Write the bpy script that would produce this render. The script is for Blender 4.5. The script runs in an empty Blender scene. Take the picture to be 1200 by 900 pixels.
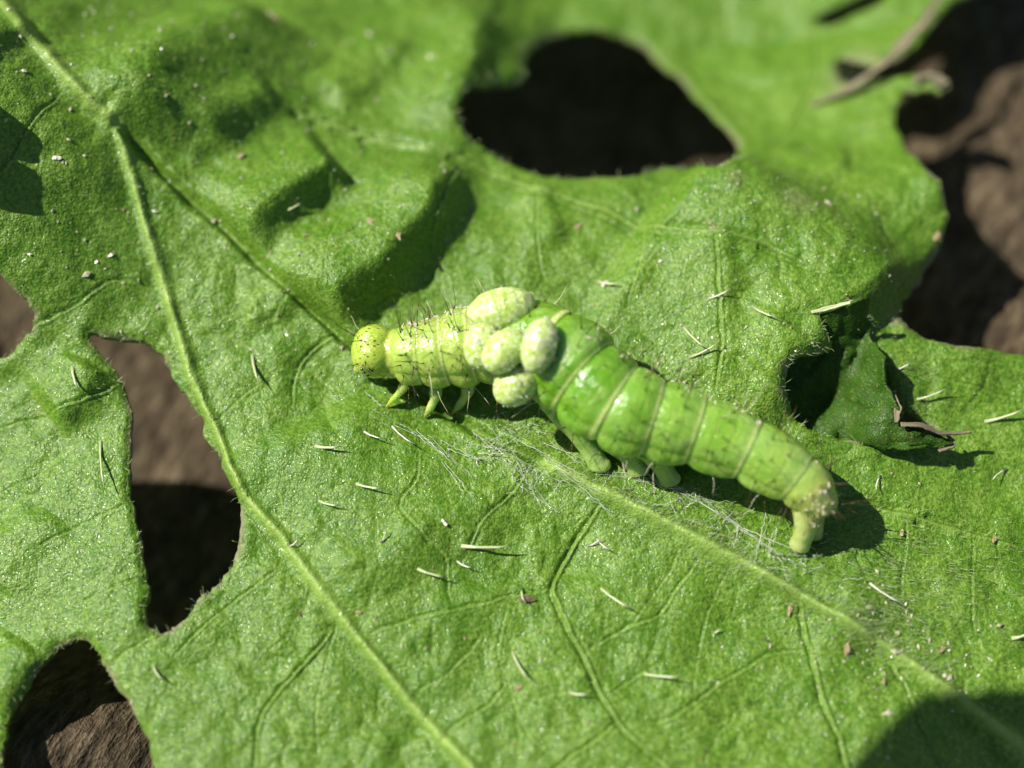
import bpy, math, random
import numpy as np
from mathutils import Vector, Matrix, noise as mnoise
from mathutils.bvhtree import BVHTree

random.seed(7)
rng = np.random.default_rng(7)
sc = bpy.context.scene
col = sc.collection

# ------------------------------------------------------------------ camera
# one scene unit is about 3.5 mm of the real place (a close-up of a leaf)
TILT = math.radians(22)
DIST = 18.0
FPX = 1800.0
cam_d = bpy.data.cameras.new('camera')
cam = bpy.data.objects.new('camera', cam_d)
col.objects.link(cam)
CAM = np.array([0.0, -DIST * math.sin(TILT), DIST * math.cos(TILT)])
cam.location = CAM
cam.rotation_euler = (TILT, 0, 0)
cam_d.sensor_width = 36
cam_d.lens = 36 * FPX / 1200
cam_d.clip_start = 0.1
cam_d.clip_end = 500
cam_d.dof.use_dof = True
cam_d.dof.focus_distance = 17.45
cam_d.dof.aperture_fstop = 0.054 / 0.82
cam_d.dof.aperture_blades = 0
sc.camera = cam

# ------------------------------------------------------------------ sky, sun, exposure
SUN_EL = math.radians(47)
sun_from = Vector((-0.95, 0.31, 0)).normalized() * math.cos(SUN_EL) + Vector((0, 0, math.sin(SUN_EL)))
w = bpy.data.worlds.new('World')
sc.world = w
w.use_nodes = True
nt = w.node_tree
sky = nt.nodes.new('ShaderNodeTexSky')
sky.sky_type = 'NISHITA'
sky.sun_disc = False
sky.sun_elevation = SUN_EL
sky.sun_rotation = math.atan2(sun_from.x, sun_from.y)
nt.links.new(sky.outputs[0], nt.nodes['Background'].inputs['Color'])
nt.nodes['Background'].inputs['Strength'].default_value = 0.05
sl = bpy.data.lights.new('sun', 'SUN')
sl.energy = 5.0
sl.angle = math.radians(0.53)
sl.color = (1.0, 0.955, 0.88)
so = bpy.data.objects.new('sun', sl)
so.rotation_euler = sun_from.to_track_quat('Z', 'Y').to_euler()
so.location = sun_from * 40
col.objects.link(so)
sc.view_settings.view_transform = 'Standard'
sc.view_settings.look = 'None'
sc.view_settings.exposure = 0.55
sc.view_settings.gamma = 1
sc.view_settings.use_curve_mapping = False

# ------------------------------------------------------------------ helpers
CT, ST = math.cos(TILT), math.sin(TILT)


def ray(px, py):
    x = (px - 600) / FPX
    y = (450 - py) / FPX
    return np.array([x, y * CT + ST, y * ST - CT])


def at_z(px, py, z):
    """the point of the place at height z seen at a photograph position"""
    d = ray(px, py)
    t = (z - CAM[2]) / d[2]
    return CAM + d * t


def to_px(X, Y, Z=0.0):
    dx, dy, dz = X - CAM[0], Y - CAM[1], Z - CAM[2]
    cy = dy * CT + dz * ST
    cz = dy * ST - dz * CT
    return 600 + FPX * dx / cz, 450 - FPX * cy / cz


def smooth(t):
    t = np.clip(t, 0, 1)
    return t * t * (3 - 2 * t)


def catmull(pts, n=8, closed=False):
    P = np.array(pts, float)
    m = len(P)
    out = []
    rng_i = range(m) if closed else range(m - 1)
    for i in rng_i:
        if closed:
            a, b, c, d = P[(i - 1) % m], P[i], P[(i + 1) % m], P[(i + 2) % m]
        else:
            a, b, c, d = P[max(i - 1, 0)], P[i], P[i + 1], P[min(i + 2, m - 1)]
        for k in range(n):
            t = k / n
            out.append(0.5 * ((2 * b) + (-a + c) * t + (2 * a - 5 * b + 4 * c - d) * t * t
                              + (-a + 3 * b - 3 * c + d) * t ** 3))
    if not closed:
        out.append(P[-1])
    return np.array(out)


def seg_dist(X, Y, poly, closed=False, signed=False):
    """distance to a polyline, the position along it (0..1) and the side"""
    best = np.full(X.shape, 1e9)
    bs = np.zeros(X.shape)
    side = np.zeros(X.shape)
    nx = np.zeros(X.shape)
    ny = np.zeros(X.shape)
    P = np.vstack([poly, poly[:1]]) if closed else poly
    n = len(P) - 1
    for i in range(n):
        ax, ay = P[i][:2]
        bx, by = P[i + 1][:2]
        ex, ey = bx - ax, by - ay
        L2 = ex * ex + ey * ey + 1e-12
        t = np.clip(((X - ax) * ex + (Y - ay) * ey) / L2, 0, 1)
        qx, qy = ax + t * ex, ay + t * ey
        d = np.hypot(X - qx, Y - qy)
        m = d < best
        best = np.where(m, d, best)
        bs = np.where(m, (i + t) / n, bs)
        side = np.where(m, np.sign(ex * (Y - ay) - ey * (X - ax)), side)
        nx = np.where(m, qx, nx)
        ny = np.where(m, qy, ny)
    return best, bs, side, nx, ny


def inside(X, Y, poly):
    r = np.zeros(X.shape, bool)
    n = len(poly)
    j = n - 1
    for i in range(n):
        xi, yi = poly[i][:2]
        xj, yj = poly[j][:2]
        if yi != yj:
            c = ((yi > Y) != (yj > Y)) & (X < (xj - xi) * (Y - yi) / (yj - yi) + xi)
            r ^= c
        j = i
    return r


def vnoise(X, Y, seed=0):
    xi = np.floor(X).astype(np.int64)
    yi = np.floor(Y).astype(np.int64)
    fx, fy = X - xi, Y - yi
    fx = fx * fx * fx * (fx * (fx * 6 - 15) + 10)
    fy = fy * fy * fy * (fy * (fy * 6 - 15) + 10)

    def h(a, b):
        v = (a * 374761393 + b * 668265263 + seed * 982451653) & 0xffffffff
        v = ((v ^ (v >> 13)) * 1274126177) & 0xffffffff
        return ((v ^ (v >> 16)) & 0xffff) / 32767.5 - 1
    return (h(xi, yi) * (1 - fx) + h(xi + 1, yi) * fx) * (1 - fy) + (h(xi, yi + 1) * (1 - fx) + h(xi + 1, yi + 1) * fx) * fy


def fbm(X, Y, seed=0, octv=4):
    s, a = 0, 1
    for o in range(octv):
        s = s + a * vnoise(X, Y, seed + o * 17)
        X, Y, a = X * 2.03 + 11.3, Y * 2.03 + 5.7, a * 0.5
    return s


def mesh_from(name, V, F, smooth_shade=True):
    me = bpy.data.meshes.new(name)
    V = np.asarray(V, np.float32)
    F = np.asarray(F, np.int32)
    k = F.shape[1]
    me.vertices.add(len(V))
    me.vertices.foreach_set('co', V.ravel())
    me.loops.add(F.size)
    me.loops.foreach_set('vertex_index', F.ravel())
    me.polygons.add(len(F))
    me.polygons.foreach_set('loop_start', np.arange(0, F.size, k, dtype=np.int32))
    me.polygons.foreach_set('loop_total', np.full(len(F), k, np.int32))
    me.polygons.foreach_set('use_smooth', np.full(len(F), smooth_shade, bool))
    me.update(calc_edges=True)
    me.validate()
    return me


def link(name, me, mat=None, parent=None):
    o = bpy.data.objects.new(name, me)
    col.objects.link(o)
    if mat is not None and me is not None and not me.materials:
        me.materials.append(mat)
    if parent is not None:
        o.parent = parent
    return o


def tag(o, label, cat, group=None, kind=None):
    o['label'] = label
    if cat:
        o['category'] = cat
    if group:
        o['group'] = group
    if kind:
        o['kind'] = kind
    return o


def fattr(me, name, vals):
    a = me.attributes.new(name, 'FLOAT', 'POINT')
    a.data.foreach_set('value', np.asarray(vals, np.float32))


def cattr(me, name, vals):
    a = me.attributes.new(name, 'FLOAT_COLOR', 'POINT')
    v = np.ones((len(vals), 4), np.float32)
    v[:, :3] = vals
    a.data.foreach_set('color', v.ravel())


class NB:
    """small node-tree builder"""
    def __init__(self, name):
        self.m = bpy.data.materials.new(name)
        self.m.use_nodes = True
        self.t = self.m.node_tree
        self.b = self.t.nodes['Principled BSDF']
        self.out = self.t.nodes['Material Output']

    def n(self, typ, **kw):
        nd = self.t.nodes.new(typ)
        for k, v in kw.items():
            if k in nd.inputs:
                nd.inputs[k].default_value = v
            else:
                setattr(nd, k, v)
        return nd

    def l(self, a, b):
        self.t.links.new(a, b)

    def coords(self):
        return self.n('ShaderNodeTexCoord').outputs['Object']

    def noise(self, scale, detail=4, rough=0.55, vec=None):
        nd = self.n('ShaderNodeTexNoise', Scale=scale, Detail=detail, Roughness=rough)
        if vec is not None:
            self.l(vec, nd.inputs['Vector'])
        return nd.outputs['Fac']

    def ramp(self, src, stops):
        r = self.n('ShaderNodeValToRGB')
        els = r.color_ramp.elements
        while len(els) > 1:
            els.remove(els[-1])
        for i, (p, c) in enumerate(stops):
            e = els[0] if i == 0 else els.new(p)
            e.position = p
            e.color = (c, c, c, 1) if not hasattr(c, '__len__') else (*c, 1)
        self.l(src, r.inputs[0])
        return r.outputs[0]

    def mix(self, f, a, b, mode='MIX'):
        nd = self.n('ShaderNodeMix', data_type='RGBA', blend_type=mode)
        for k, v in ((0, f), (6, a), (7, b)):
            if hasattr(v, 'is_output'):
                self.l(v, nd.inputs[k])
            elif k == 0:
                nd.inputs[k].default_value = v
            else:
                nd.inputs[k].default_value = (*v, 1)
        return nd.outputs[2]

    def math(self, op, a, b=0.0):
        nd = self.n('ShaderNodeMath', operation=op)
        for k, v in ((0, a), (1, b)):
            if hasattr(v, 'is_output'):
                self.l(v, nd.inputs[k])
            else:
                nd.inputs[k].default_value = v
        return nd.outputs[0]

    def attr(self, name, out='Fac'):
        return self.n('ShaderNodeAttribute', attribute_name=name).outputs[out]

    def bump(self, h, strength, dist, prev=None):
        nd = self.n('ShaderNodeBump', Strength=strength, Distance=dist)
        self.l(h, nd.inputs['Height'])
        if prev is not None:
            self.l(prev, nd.inputs['Normal'])
        return nd.outputs[0]

    def set(self, **kw):
        for k, v in kw.items():
            k = k.replace('_', ' ')
            i = self.b.inputs[k]
            if hasattr(v, 'is_output'):
                self.l(v, i)
            elif hasattr(v, '__len__') and len(v) == 3 and i.type == 'RGBA':
                i.default_value = (*v, 1)
            else:
                i.default_value = v


# ------------------------------------------------------------------ materials
def leaf_material(name, dark=False):
    n = NB(name)
    co = n.coords()
    big = n.noise(0.55, 2, 0.5, co)
    mid = n.noise(3.2, 4, 0.65, co)
    fine = n.noise(24, 3, 0.7, co)
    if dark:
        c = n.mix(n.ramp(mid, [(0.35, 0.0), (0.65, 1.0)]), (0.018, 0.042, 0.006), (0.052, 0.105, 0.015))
    else:
        c = n.mix(n.ramp(big, [(0.35, 0.0), (0.68, 1.0)]), (0.090, 0.212, 0.008), (0.150, 0.285, 0.022))
        c = n.mix(n.ramp(mid, [(0.38, 0.0), (0.70, 0.6)]), c, (0.215, 0.330, 0.045))
    c = n.mix(n.ramp(fine, [(0.40, 0.75), (0.56, 0.0)]), c, (0.035, 0.120, 0.004))
    c = n.mix(n.ramp(fine, [(0.58, 0.0), (0.74, 0.6)]), c, (0.36, 0.47, 0.10))
    if not dark:
        v = n.attr('vein')
        c = n.mix(n.math('MULTIPLY', v, 0.85), c, (0.300, 0.450, 0.090))
        d = n.attr('dry')
        c = n.mix(d, c, n.mix(mid, (0.16, 0.12, 0.07), (0.34, 0.29, 0.21)))
    n.set(Base_Color=c, Specular_IOR_Level=0.22 if dark else 0.42)
    cell = n.n('ShaderNodeTexVoronoi', Scale=36.0)
    n.l(co, cell.inputs['Vector'])
    sepc = n.n('ShaderNodeSeparateColor')
    n.l(cell.outputs['Color'], sepc.inputs[0])
    # some cells are glossy and tip their own way, so they glint
    n.set(Roughness=n.ramp(sepc.outputs[0], [(0.0, 0.52), (0.70, 0.42), (0.90, 0.18)]))
    h = n.math('ADD', n.math('MULTIPLY', cell.outputs['Distance'], -0.30), n.math('MULTIPLY', fine, 0.38))
    h = n.math('ADD', h, n.math('MULTIPLY', mid, 0.9))
    nrm = n.bump(h, 0.85, 0.030)
    n.l(nrm, n.b.inputs['Normal'])
    tr = n.n('ShaderNodeBsdfTranslucent')
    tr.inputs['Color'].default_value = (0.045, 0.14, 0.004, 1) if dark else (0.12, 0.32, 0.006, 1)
    mx = n.n('ShaderNodeMixShader', Fac=0.14)
    n.l(n.b.outputs[0], mx.inputs[1])
    n.l(tr.outputs[0], mx.inputs[2])
    n.l(mx.outputs[0], n.out.inputs['Surface'])
    return n.m


def ground_material():
    n = NB('weathered_wood')
    co = n.coords()
    mp = n.n('ShaderNodeMapping', vector_type='TEXTURE')
    mp.inputs['Rotation'].default_value = (0, 0, math.radians(-27))
    mp.inputs['Scale'].default_value = (0.11, 0.42, 0.3)
    n.l(co, mp.inputs['Vector'])
    fib = n.noise(1.0, 4, 0.65, mp.outputs[0])
    grit = n.noise(6.0, 4, 0.7, co)
    c = n.ramp(fib, [(0.32, (0.018, 0.013, 0.007)), (0.47, (0.080, 0.058, 0.031)), (0.60, (0.145, 0.110, 0.064)), (0.76, (0.28, 0.235, 0.155))])
    c = n.mix(n.ramp(grit, [(0.35, 0.6), (0.6, 0.0)]), c, (0.050, 0.033, 0.018))
    n.set(Base_Color=c, Roughness=0.8, Specular_IOR_Level=0.25)
    nrm = n.bump(n.math('ADD', fib, n.math('MULTIPLY', grit, 0.4)), 1.0, 0.22)
    n.l(nrm, n.b.inputs['Normal'])
    return n.m


def plain(name, colr, rough=0.5, var=0.25, scale=8.0, spec=0.5, trans=0.0, sss=0.0):
    n = NB(name)
    co = n.coords()
    f = n.noise(scale, 4, 0.6, co)
    a = tuple(x * (1 - var) for x in colr)
    b = tuple(min(1, x * (1 + var)) for x in colr)
    n.set(Base_Color=n.mix(f, a, b), Roughness=rough, Specular_IOR_Level=spec)
    if trans:
        n.set(Transmission_Weight=trans)
    if sss:
        n.set(Subsurface_Weight=sss, Subsurface_Scale=0.03)
    return n.m


def body_material():
    n = NB('caterpillar_skin')
    co = n.coords()
    c = n.attr('tint', 'Color')
    f = n.noise(5, 4, 0.62, co)
    c = n.mix(n.ramp(f, [(0.42, 0.0), (0.72, 0.35)]), c, (0.36, 0.52, 0.12))
    c = n.mix(n.ramp(f, [(0.28, 0.35), (0.46, 0.0)]), c, (0.10, 0.34, 0.01))
    vor = n.n('ShaderNodeTexVoronoi', Scale=21.0, Randomness=0.9)
    mp = n.n('ShaderNodeMapping')
    mp.inputs['Rotation'].default_value = (0, 0, math.radians(35))
    mp.inputs['Scale'].default_value = (0.70, 1.20, 1.0)
    n.l(co, mp.inputs['Vector'])
    n.l(mp.outputs[0], vor.inputs['Vector'])
    sp = n.ramp(vor.outputs['Distance'], [(0.20, 1.0), (0.36, 0.0)])
    sp = n.math('MULTIPLY', sp, n.attr('head'))
    c = n.mix(n.math('MULTIPLY', sp, 0.9), c, (0.060, 0.050, 0.008))
    g = n.noise(22, 3, 0.6, co)
    n.set(Base_Color=c, Specular_IOR_Level=0.5)
    n.set(Roughness=n.ramp(f, [(0.35, 0.14), (0.7, 0.36)]))
    n.set(Subsurface_Weight=0.95, Subsurface_Scale=0.24, Coat_Weight=0.35, Coat_Roughness=0.13)
    n.b.inputs['Subsurface Radius'].default_value = (0.60, 1.0, 0.20)
    h = n.math('ADD', f, n.math('MULTIPLY', g, 0.35))
    n.l(n.bump(h, 0.55, 0.07), n.b.inputs['Normal'])
    return n.m


def larva_material():
    n = NB('larva_skin')
    co = n.coords()
    f = n.noise(6, 4, 0.65, co)
    g = n.noise(26, 4, 0.7, co)
    c = n.mix(n.ramp(f, [(0.35, 0.0), (0.65, 1.0)]), (0.36, 0.53, 0.05), (0.57, 0.69, 0.27))
    c = n.mix(n.ramp(g, [(0.51, 0.0), (0.62, 0.78)]), c, (0.86, 0.86, 0.70))
    c = n.mix(n.ramp(n.noise(13, 3, 0.6, co), [(0.66, 0.0), (0.72, 0.7)]), c, (0.42, 0.22, 0.08))
    n.set(Base_Color=c, Roughness=n.ramp(g, [(0.4, 0.16), (0.6, 0.42)]), Specular_IOR_Level=0.6)
    n.set(Subsurface_Weight=0.8, Subsurface_Scale=0.09)
    n.b.inputs['Subsurface Radius'].default_value = (0.75, 1.0, 0.30)
    n.l(n.bump(g, 0.4, 0.016), n.b.inputs['Normal'])
    return n.m


M_LEAF = leaf_material('leaf_blade')
M_FLAP = leaf_material('dark_leaf', True)  # same leaf material in a darker green
M_GROUND = ground_material()
M_BODY = body_material()
M_LARVA = larva_material()
M_SETA = plain('bristle', (0.075, 0.045, 0.018), 0.4, 0.3)
M_BEAD = plain('pale_bristle', (0.62, 0.55, 0.40), 0.35, 0.3)
M_HAIR = plain('plant_hair', (0.48, 0.55, 0.30), 0.3, 0.15, 5.0, 0.6, 0.0, 0.3)
M_SILK = plain('silk', (0.62, 0.66, 0.55), 0.25, 0.1, 5.0, 0.7)
M_DOWN = plain('down', (0.36, 0.46, 0.20), 0.35, 0.15, 5.0, 0.5)
M_GRAIN = plain('grain', (0.46, 0.44, 0.30), 0.3, 0.4, 9.0, 0.6)
M_TAN = plain('tan_crumb', (0.30, 0.24, 0.12), 0.6, 0.4, 20.0)
M_BROWN = plain('brown_crumb', (0.13, 0.085, 0.05), 0.6, 0.5, 20.0)
M_WHITE = plain('white_crumb', (0.66, 0.64, 0.54), 0.35, 0.3, 20.0)
M_DRY = plain('dry_tissue', (0.17, 0.145, 0.085), 0.7, 0.5, 6.0)
M_EYE = plain('dark_eye', (0.012, 0.010, 0.006), 0.15, 0.1)

# ------------------------------------------------------------------ leaf relief (plane coordinates in hundredths of the photograph)
def U(pts):
    return np.array([at_z(x, y, 0)[:2] for x, y in pts])


RIDGES = [  # crest line, height, width of the sunny side, width of the shaded side
    ([(286, 296), (330, 258), (372, 226), (405, 208)], 0.44, 0.75, 0.26),
    ([(382, 380), (402, 352), (455, 318), (500, 262), (527, 190)], 0.52, 0.85, 0.30),
    ([(175, 200), (205, 120), (255, 55), (320, -10)], 0.62, 0.7, 0.75),
    ([(-14, 180), (-8, 240), (0, 292)], 0.60, 0.14, 0.16),  # lip just out of view, shaped to throw shade on the left edge
    ([(250, 190), (285, 150), (330, 118)], 0.20, 0.4, 0.22),
    ([(18, 175), (40, 128), (78, 100)], 0.13, 0.4, 0.14),
    ([(532, 150), (542, 80), (556, 0), (565, -60)], 0.32, 0.7, 0.28),
    ([(385, 120), (430, 60), (470, 10)], 0.16, 0.5, 0.3),
    ([(290, 385), (325, 372), (350, 350)], 0.12, 0.4, 0.14),
    ([(62, 496), (100, 470), (122, 438)], 0.22, 0.55, 0.20),
    ([(-40, 690), (20, 650), (60, 600)], 0.12, 0.6, 0.3),
    ([(-20, 830), (10, 780), (30, 750)], 0.18, 0.4, 0.25),
    ([(650, 300), (640, 240), (628, 215)], 0.07, 0.35, 0.14),
    ([(740, 360), (750, 300), (752, 275)], 0.06, 0.35, 0.16),
    ([(835, 470), (843, 400), (840, 330), (832, 285)], 0.09, 0.5, 0.16),
    ([(640, 545), (760, 600), (860, 652), (960, 705), (1040, 752)], 0.20, 0.55, 0.42),
    ([(800, 190), (845, 215), (905, 262), (1000, 335), (1045, 372)], 0.62, 2.3, 0.9),
    ([(920, 120), (960, 150), (1010, 160)], 0.18, 0.5, 0.3),
    ([(740, 0), (820, 60), (860, 120)], 0.22, 0.5, 0.45),
    ([(400, 470), (440, 560), (500, 680)], 0.20, 1.5, 1.2),
    ([(885, 455), (905, 430), (925, 405)], 0.10, 0.45, 0.2),
]
RIDGES = [(U(p), a, wl, wr) for p, a, wl, wr in RIDGES]


def macro(X, Y):
    X = np.asarray(X, float)
    Y = np.asarray(Y, float)
    px, py = to_px(X, Y)
    u, v = px / 100, py / 100
    z = -0.85 * np.clip((3.0 - v) / 3.0, 0, 1.2) ** 2
    z = z - 0.62 * smooth((2.4 - v) / 1.3) * smooth((u - 5.2) / 1.8)
    z = z - 0.42 * smooth(((u - 8.25) * 1.57 - (v - 2.15) * 2.0) / 2.54 / 1.1) * smooth((4.2 - v) / 0.6)
    z = z + 0.75 * smooth((u - 8.4) / 3.4) * smooth((3.2 - v) / 1.4)
    z = z - 0.25 * smooth((u - 9.5) / 3.0) * smooth((v - 3.6) / 1.5)
    z = z - 0.35 * smooth((1.8 - u) / 2.5) * smooth((v - 3.0) / 2.0)
    z = z + 2.4 * np.exp(-(((u + 1.2) / 3.1) ** 2 + ((v - 1.2) / 2.3) ** 2))
    z = z - 0.12 * np.exp(-(((u - 5.2) / 1.2) ** 2 + ((v - 4.8) / 0.45) ** 2))
    for P, a, wl, wr in RIDGES:
        lo, hi = P.min(0) - 3 * max(wl, wr), P.max(0) + 3 * max(wl, wr)
        m = (X > lo[0]) & (X < hi[0]) & (Y > lo[1]) & (Y < hi[1])
        if not m.any():
            continue
        d, s, sd, nx, ny = seg_dist(X[m], Y[m], P)
        # sunny side is towards the upper left
        lit = ((X[m] - nx) * -0.95 + (Y[m] - ny) * 0.31) / (d + 1e-6)
        wd = wr + (wl - wr) * smooth(lit * 0.9 + 0.5)
        endf = np.clip(np.minimum(s, 1 - s) * 4 + 0.25, 0, 1)
        zz = a * np.exp(-(d / wd) ** 2) * smooth(endf)
        z = z + 0
        z[m] += zz
    z = z + 0.075 * fbm(X * 0.7, Y * 0.7, 3, 3) + 0.022 * fbm(X * 2.6, Y * 2.6, 9, 3)
    return z


def macro1(x, y):
    return float(macro(np.array([x]), np.array([y]))[0])


def on_leaf(px, py, dz=0.0):
    z = 0.0
    for _ in range(6):
        p = at_z(px, py, z + dz)
        z = leaf_h(p[0], p[1])
    return at_z(px, py, z + dz)


leaf_h = macro1      # replaced by the finished surface below

# veins: photograph points, half width, height
VEINS = [
    ([(-60, -60), (12, 12), (60, 68), (105, 118), (140, 150)], 0.085, 0.10),
    ([(140, 150), (156, 210), (178, 285), (198, 350), (222, 430), (252, 500), (282, 570), (330, 630), (395, 715), (470, 810), (552, 900), (600, 960)], 0.060, 0.085),
    ([(140, 150), (200, 212), (262, 266), (320, 322), (390, 385), (470, 450), (560, 505), (640, 545)], 0.060, -0.17),
    ([(640, 545), (720, 582), (800, 622), (880, 664), (955, 708), (1040, 760), (1140, 830), (1260, 920)], 0.082, 0.13),
    ([(262, 92), (330, 120), (400, 150), (470, 170), (540, 186), (640, 222), (720, 252), (770, 266), (830, 270), (900, 288), (960, 318)], 0.035, 0.05),
    ([(985, 586), (1060, 604), (1130, 624), (1220, 650)], 0.035, 0.045),
    ([(427, 745), (470, 732), (500, 722), (555, 712), (600, 700), (650, 690)], 0.020, 0.030),
    ([(706, 588), (692, 612), (668, 650), (650, 690), (657, 712), (680, 760), (725, 845), (790, 905)], 0.026, 0.04),
    ([(725, 845), (700, 868), (660, 895), (640, 920)], 0.02, 0.028),
    ([(520, 862), (545, 845), (575, 826), (597, 800)], 0.018, 0.026),
    ([(486, 812), (520, 795), (548, 768), (572, 740)], 0.014, 0.018),
    ([(690, 762), (735, 738), (772, 722), (795, 692), (820, 655)], 0.017, 0.024),
    ([(715, 815), (745, 795), (775, 778)], 0.013, 0.02),
    ([(732, 848), (780, 846), (812, 826), (850, 800), (905, 768), (950, 762)], 0.017, 0.024),
    ([(490, 515), (490, 560), (472, 585), (475, 600), (500, 628), (522, 650), (527, 690), (532, 714)], 0.016, 0.024),
    ([(622, 545), (600, 580), (568, 608), (556, 635), (548, 650)], 0.016, 0.024),
    ([(938, 702), (942, 730), (952, 765), (970, 830), (990, 880), (1000, 930)], 0.024, 0.04),
    ([(1064, 606), (1062, 650), (1058, 700)], 0.014, 0.02),
    ([(1142, 628), (1140, 680), (1142, 745)], 0.014, 0.02),
    ([(300, 920), (303, 860), (320, 820), (358, 780), (392, 738)], 0.022, 0.035),
    ([(205, 770), (245, 730), (290, 695), (330, 668)], 0.015, 0.028),
    ([(130, 778), (165, 755), (195, 738)], 0.014, 0.022),
    ([(40, 645), (90, 620), (135, 598), (150, 592)], 0.015, 0.022),
    ([(95, 708), (130, 692), (166, 678)], 0.015, 0.022),
    ([(-20, 512), (20, 498), (65, 480), (110, 466), (140, 450)], 0.018, 0.03),
    ([(0, 578), (40, 562), (75, 543)], 0.013, 0.022),
    ([(0, 402), (40, 385), (90, 358), (140, 330), (196, 345)], 0.018, 0.026),
    ([(-10, 215), (15, 188), (40, 142), (76, 106)], 0.02, 0.03),
    ([(405, 392), (372, 408), (348, 440), (346, 480)], 0.018, 0.03),
    ([(245, 505), (280, 470), (310, 448)], 0.012, 0.018),
    ([(320, 322), (372, 290), (430, 262), (468, 230)], 0.014, 0.022),
    ([(545, 188), (520, 230), (505, 300)], 0.018, 0.03),
    ([(632, 220), (630, 270), (640, 330)], 0.016, 0.026),
    ([(756, 262), (750, 310), (735, 360)], 0.014, 0.022),
    ([(840, 272), (844, 340), (848, 400), (840, 462)], 0.020, 0.03),
    ([(800, 640), (780, 680), (740, 735)], 0.012, 0.016),
    ([(860, 660), (830, 720), (812, 826)], 0.012, 0.016),
    ([(400, 720), (385, 770), (372, 840), (380, 900)], 0.013, 0.02),
    ([(600, 700), (585, 760), (597, 800), (620, 860), (660, 895)], 0.012, 0.016),
    ([(395, 385), (380, 330), (402, 250), (470, 170)], 0.012, 0.014),
    ([(60, 70), (110, 60), (190, 50), (262, 92)], 0.018, 0.02),
    ([(700, 250), (760, 226), (820, 200)], 0.013, 0.02),
    ([(1010, 420), (1080, 440), (1200, 470)], 0.016, 0.022),
    ([(1020, 740), (1060, 800), (1090, 870), (1130, 930)], 0.018, 0.025),
    ([(880, 200), (930, 150), (960, 90), (960, 20)], 0.024, 0.03),
]

HOLES = {
    'big': [(536, 128), (540, 112), (553, 98), (578, 97), (600, 97), (617, 88), (615, 73), (624, 54), (642, 42), (680, 34), (720, 38), (755, 52), (775, 72), (800, 92), (830, 125), (862, 160), (868, 180), (840, 192), (800, 196), (770, 198), (745, 204), (700, 206), (650, 205), (600, 192), (565, 170), (545, 152)],
    'left': [(102, 390), (128, 393), (170, 398), (190, 415), (203, 440), (218, 462), (236, 490), (242, 518), (256, 530), (262, 555), (278, 583), (281, 612), (276, 645), (268, 668), (250, 688), (234, 700), (215, 722), (196, 738), (178, 737), (170, 715), (173, 690), (168, 655), (162, 620), (152, 580), (150, 540), (154, 490), (146, 458), (130, 425)],
    'left_edge': [(-420, 335), (-440, 180), (-420, 62), (-300, 48), (-140, 62), (-70, 120), (-40, 190), (-18, 290), (8, 328), (30, 350), (39, 378), (24, 400), (2, 416), (-40, 398), (-120, 372), (-260, 342)],  # extended out of view to let sun onto the ground below
    'bottom_left': [(2, 880), (8, 850), (22, 815), (45, 780), (70, 758), (96, 748), (112, 760), (122, 782), (145, 815), (165, 850), (178, 885), (185, 930), (170, 990), (90, 1010), (10, 985), (-2, 930)],
    'torn': [(922, 446), (929, 420), (950, 412), (973, 407), (972, 388), (962, 367), (985, 362), (1008, 352), (1002, 384), (1014, 400), (1034, 420), (1046, 452), (1062, 478), (1092, 500), (1084, 512), (1050, 518), (1020, 515), (998, 514), (962, 506), (940, 496), (925, 468)],
    'slit': [(953, 24), (980, 8), (1010, -6), (1040, -16), (1034, 0), (1002, 16), (972, 27)],
}
OUTER = [(1225, -50), (1160, -18), (1108, 8), (1075, 52), (1030, 72), (990, 66), (980, 84), (1005, 96), (1050, 88), (1085, 84), (1112, 92), (1106, 106), (1085, 104), (1060, 110), (1052, 128), (1056, 160), (1072, 178), (1088, 195), (1106, 225), (1112, 250), (1102, 290), (1080, 325), (1060, 352), (1054, 368), (1072, 386), (1110, 398), (1160, 408), (1215, 414), (1300, 440), (1420, 520), (1500, 680), (1480, 880), (1400, 1100), (1200, 1240), (950, 1260), (800, 1180), (600, 1230), (350, 1230), (200, 1160), (0, 1210), (-200, 1150), (-330, 980), (-330, 800), (-320, 690), (-340, 560), (-400, 440), (-540, 340), (-620, 180), (-580, 0), (-300, -120), (-120, -230), (100, -300), (300, -240), (450, -330), (700, -330), (900, -260), (1060, -190)]


def axis(a, b, fa, fb, step):
    m = np.arange(fa, fb, step)
    out = [m]
    lo, st = [], step
    x = fa
    while x > a:
        st *= 1.12
        x -= st
        lo.append(x)
    hi, st = [], step
    x = m[-1]
    while x < b:
        st *= 1.12
        x += st
        hi.append(x)
    return np.concatenate([np.array(lo[::-1]), m, np.array(hi)])


STEP = 0.0175
xs = axis(-14.0, 11.5, -6.75, 6.75, STEP)
ys = axis(-9.5, 11.0, -4.95, 6.3, STEP)
GX, GY = np.meshgrid(xs, ys)
Z = macro(GX, GY)


def to_world_poly(pts, n, closed, jag=0.0, seed=1):
    W = np.array([on_leaf(x, y)[:2] for x, y in pts])
    C = catmull(W, n, closed)
    if jag:
        L = np.arange(len(C))
        C = C + jag * np.stack([fbm(L * 0.5, L * 0 + seed, seed, 3), fbm(L * 0.5, L * 0 + seed + 9, seed + 5, 3)], 1)
    return C


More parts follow.
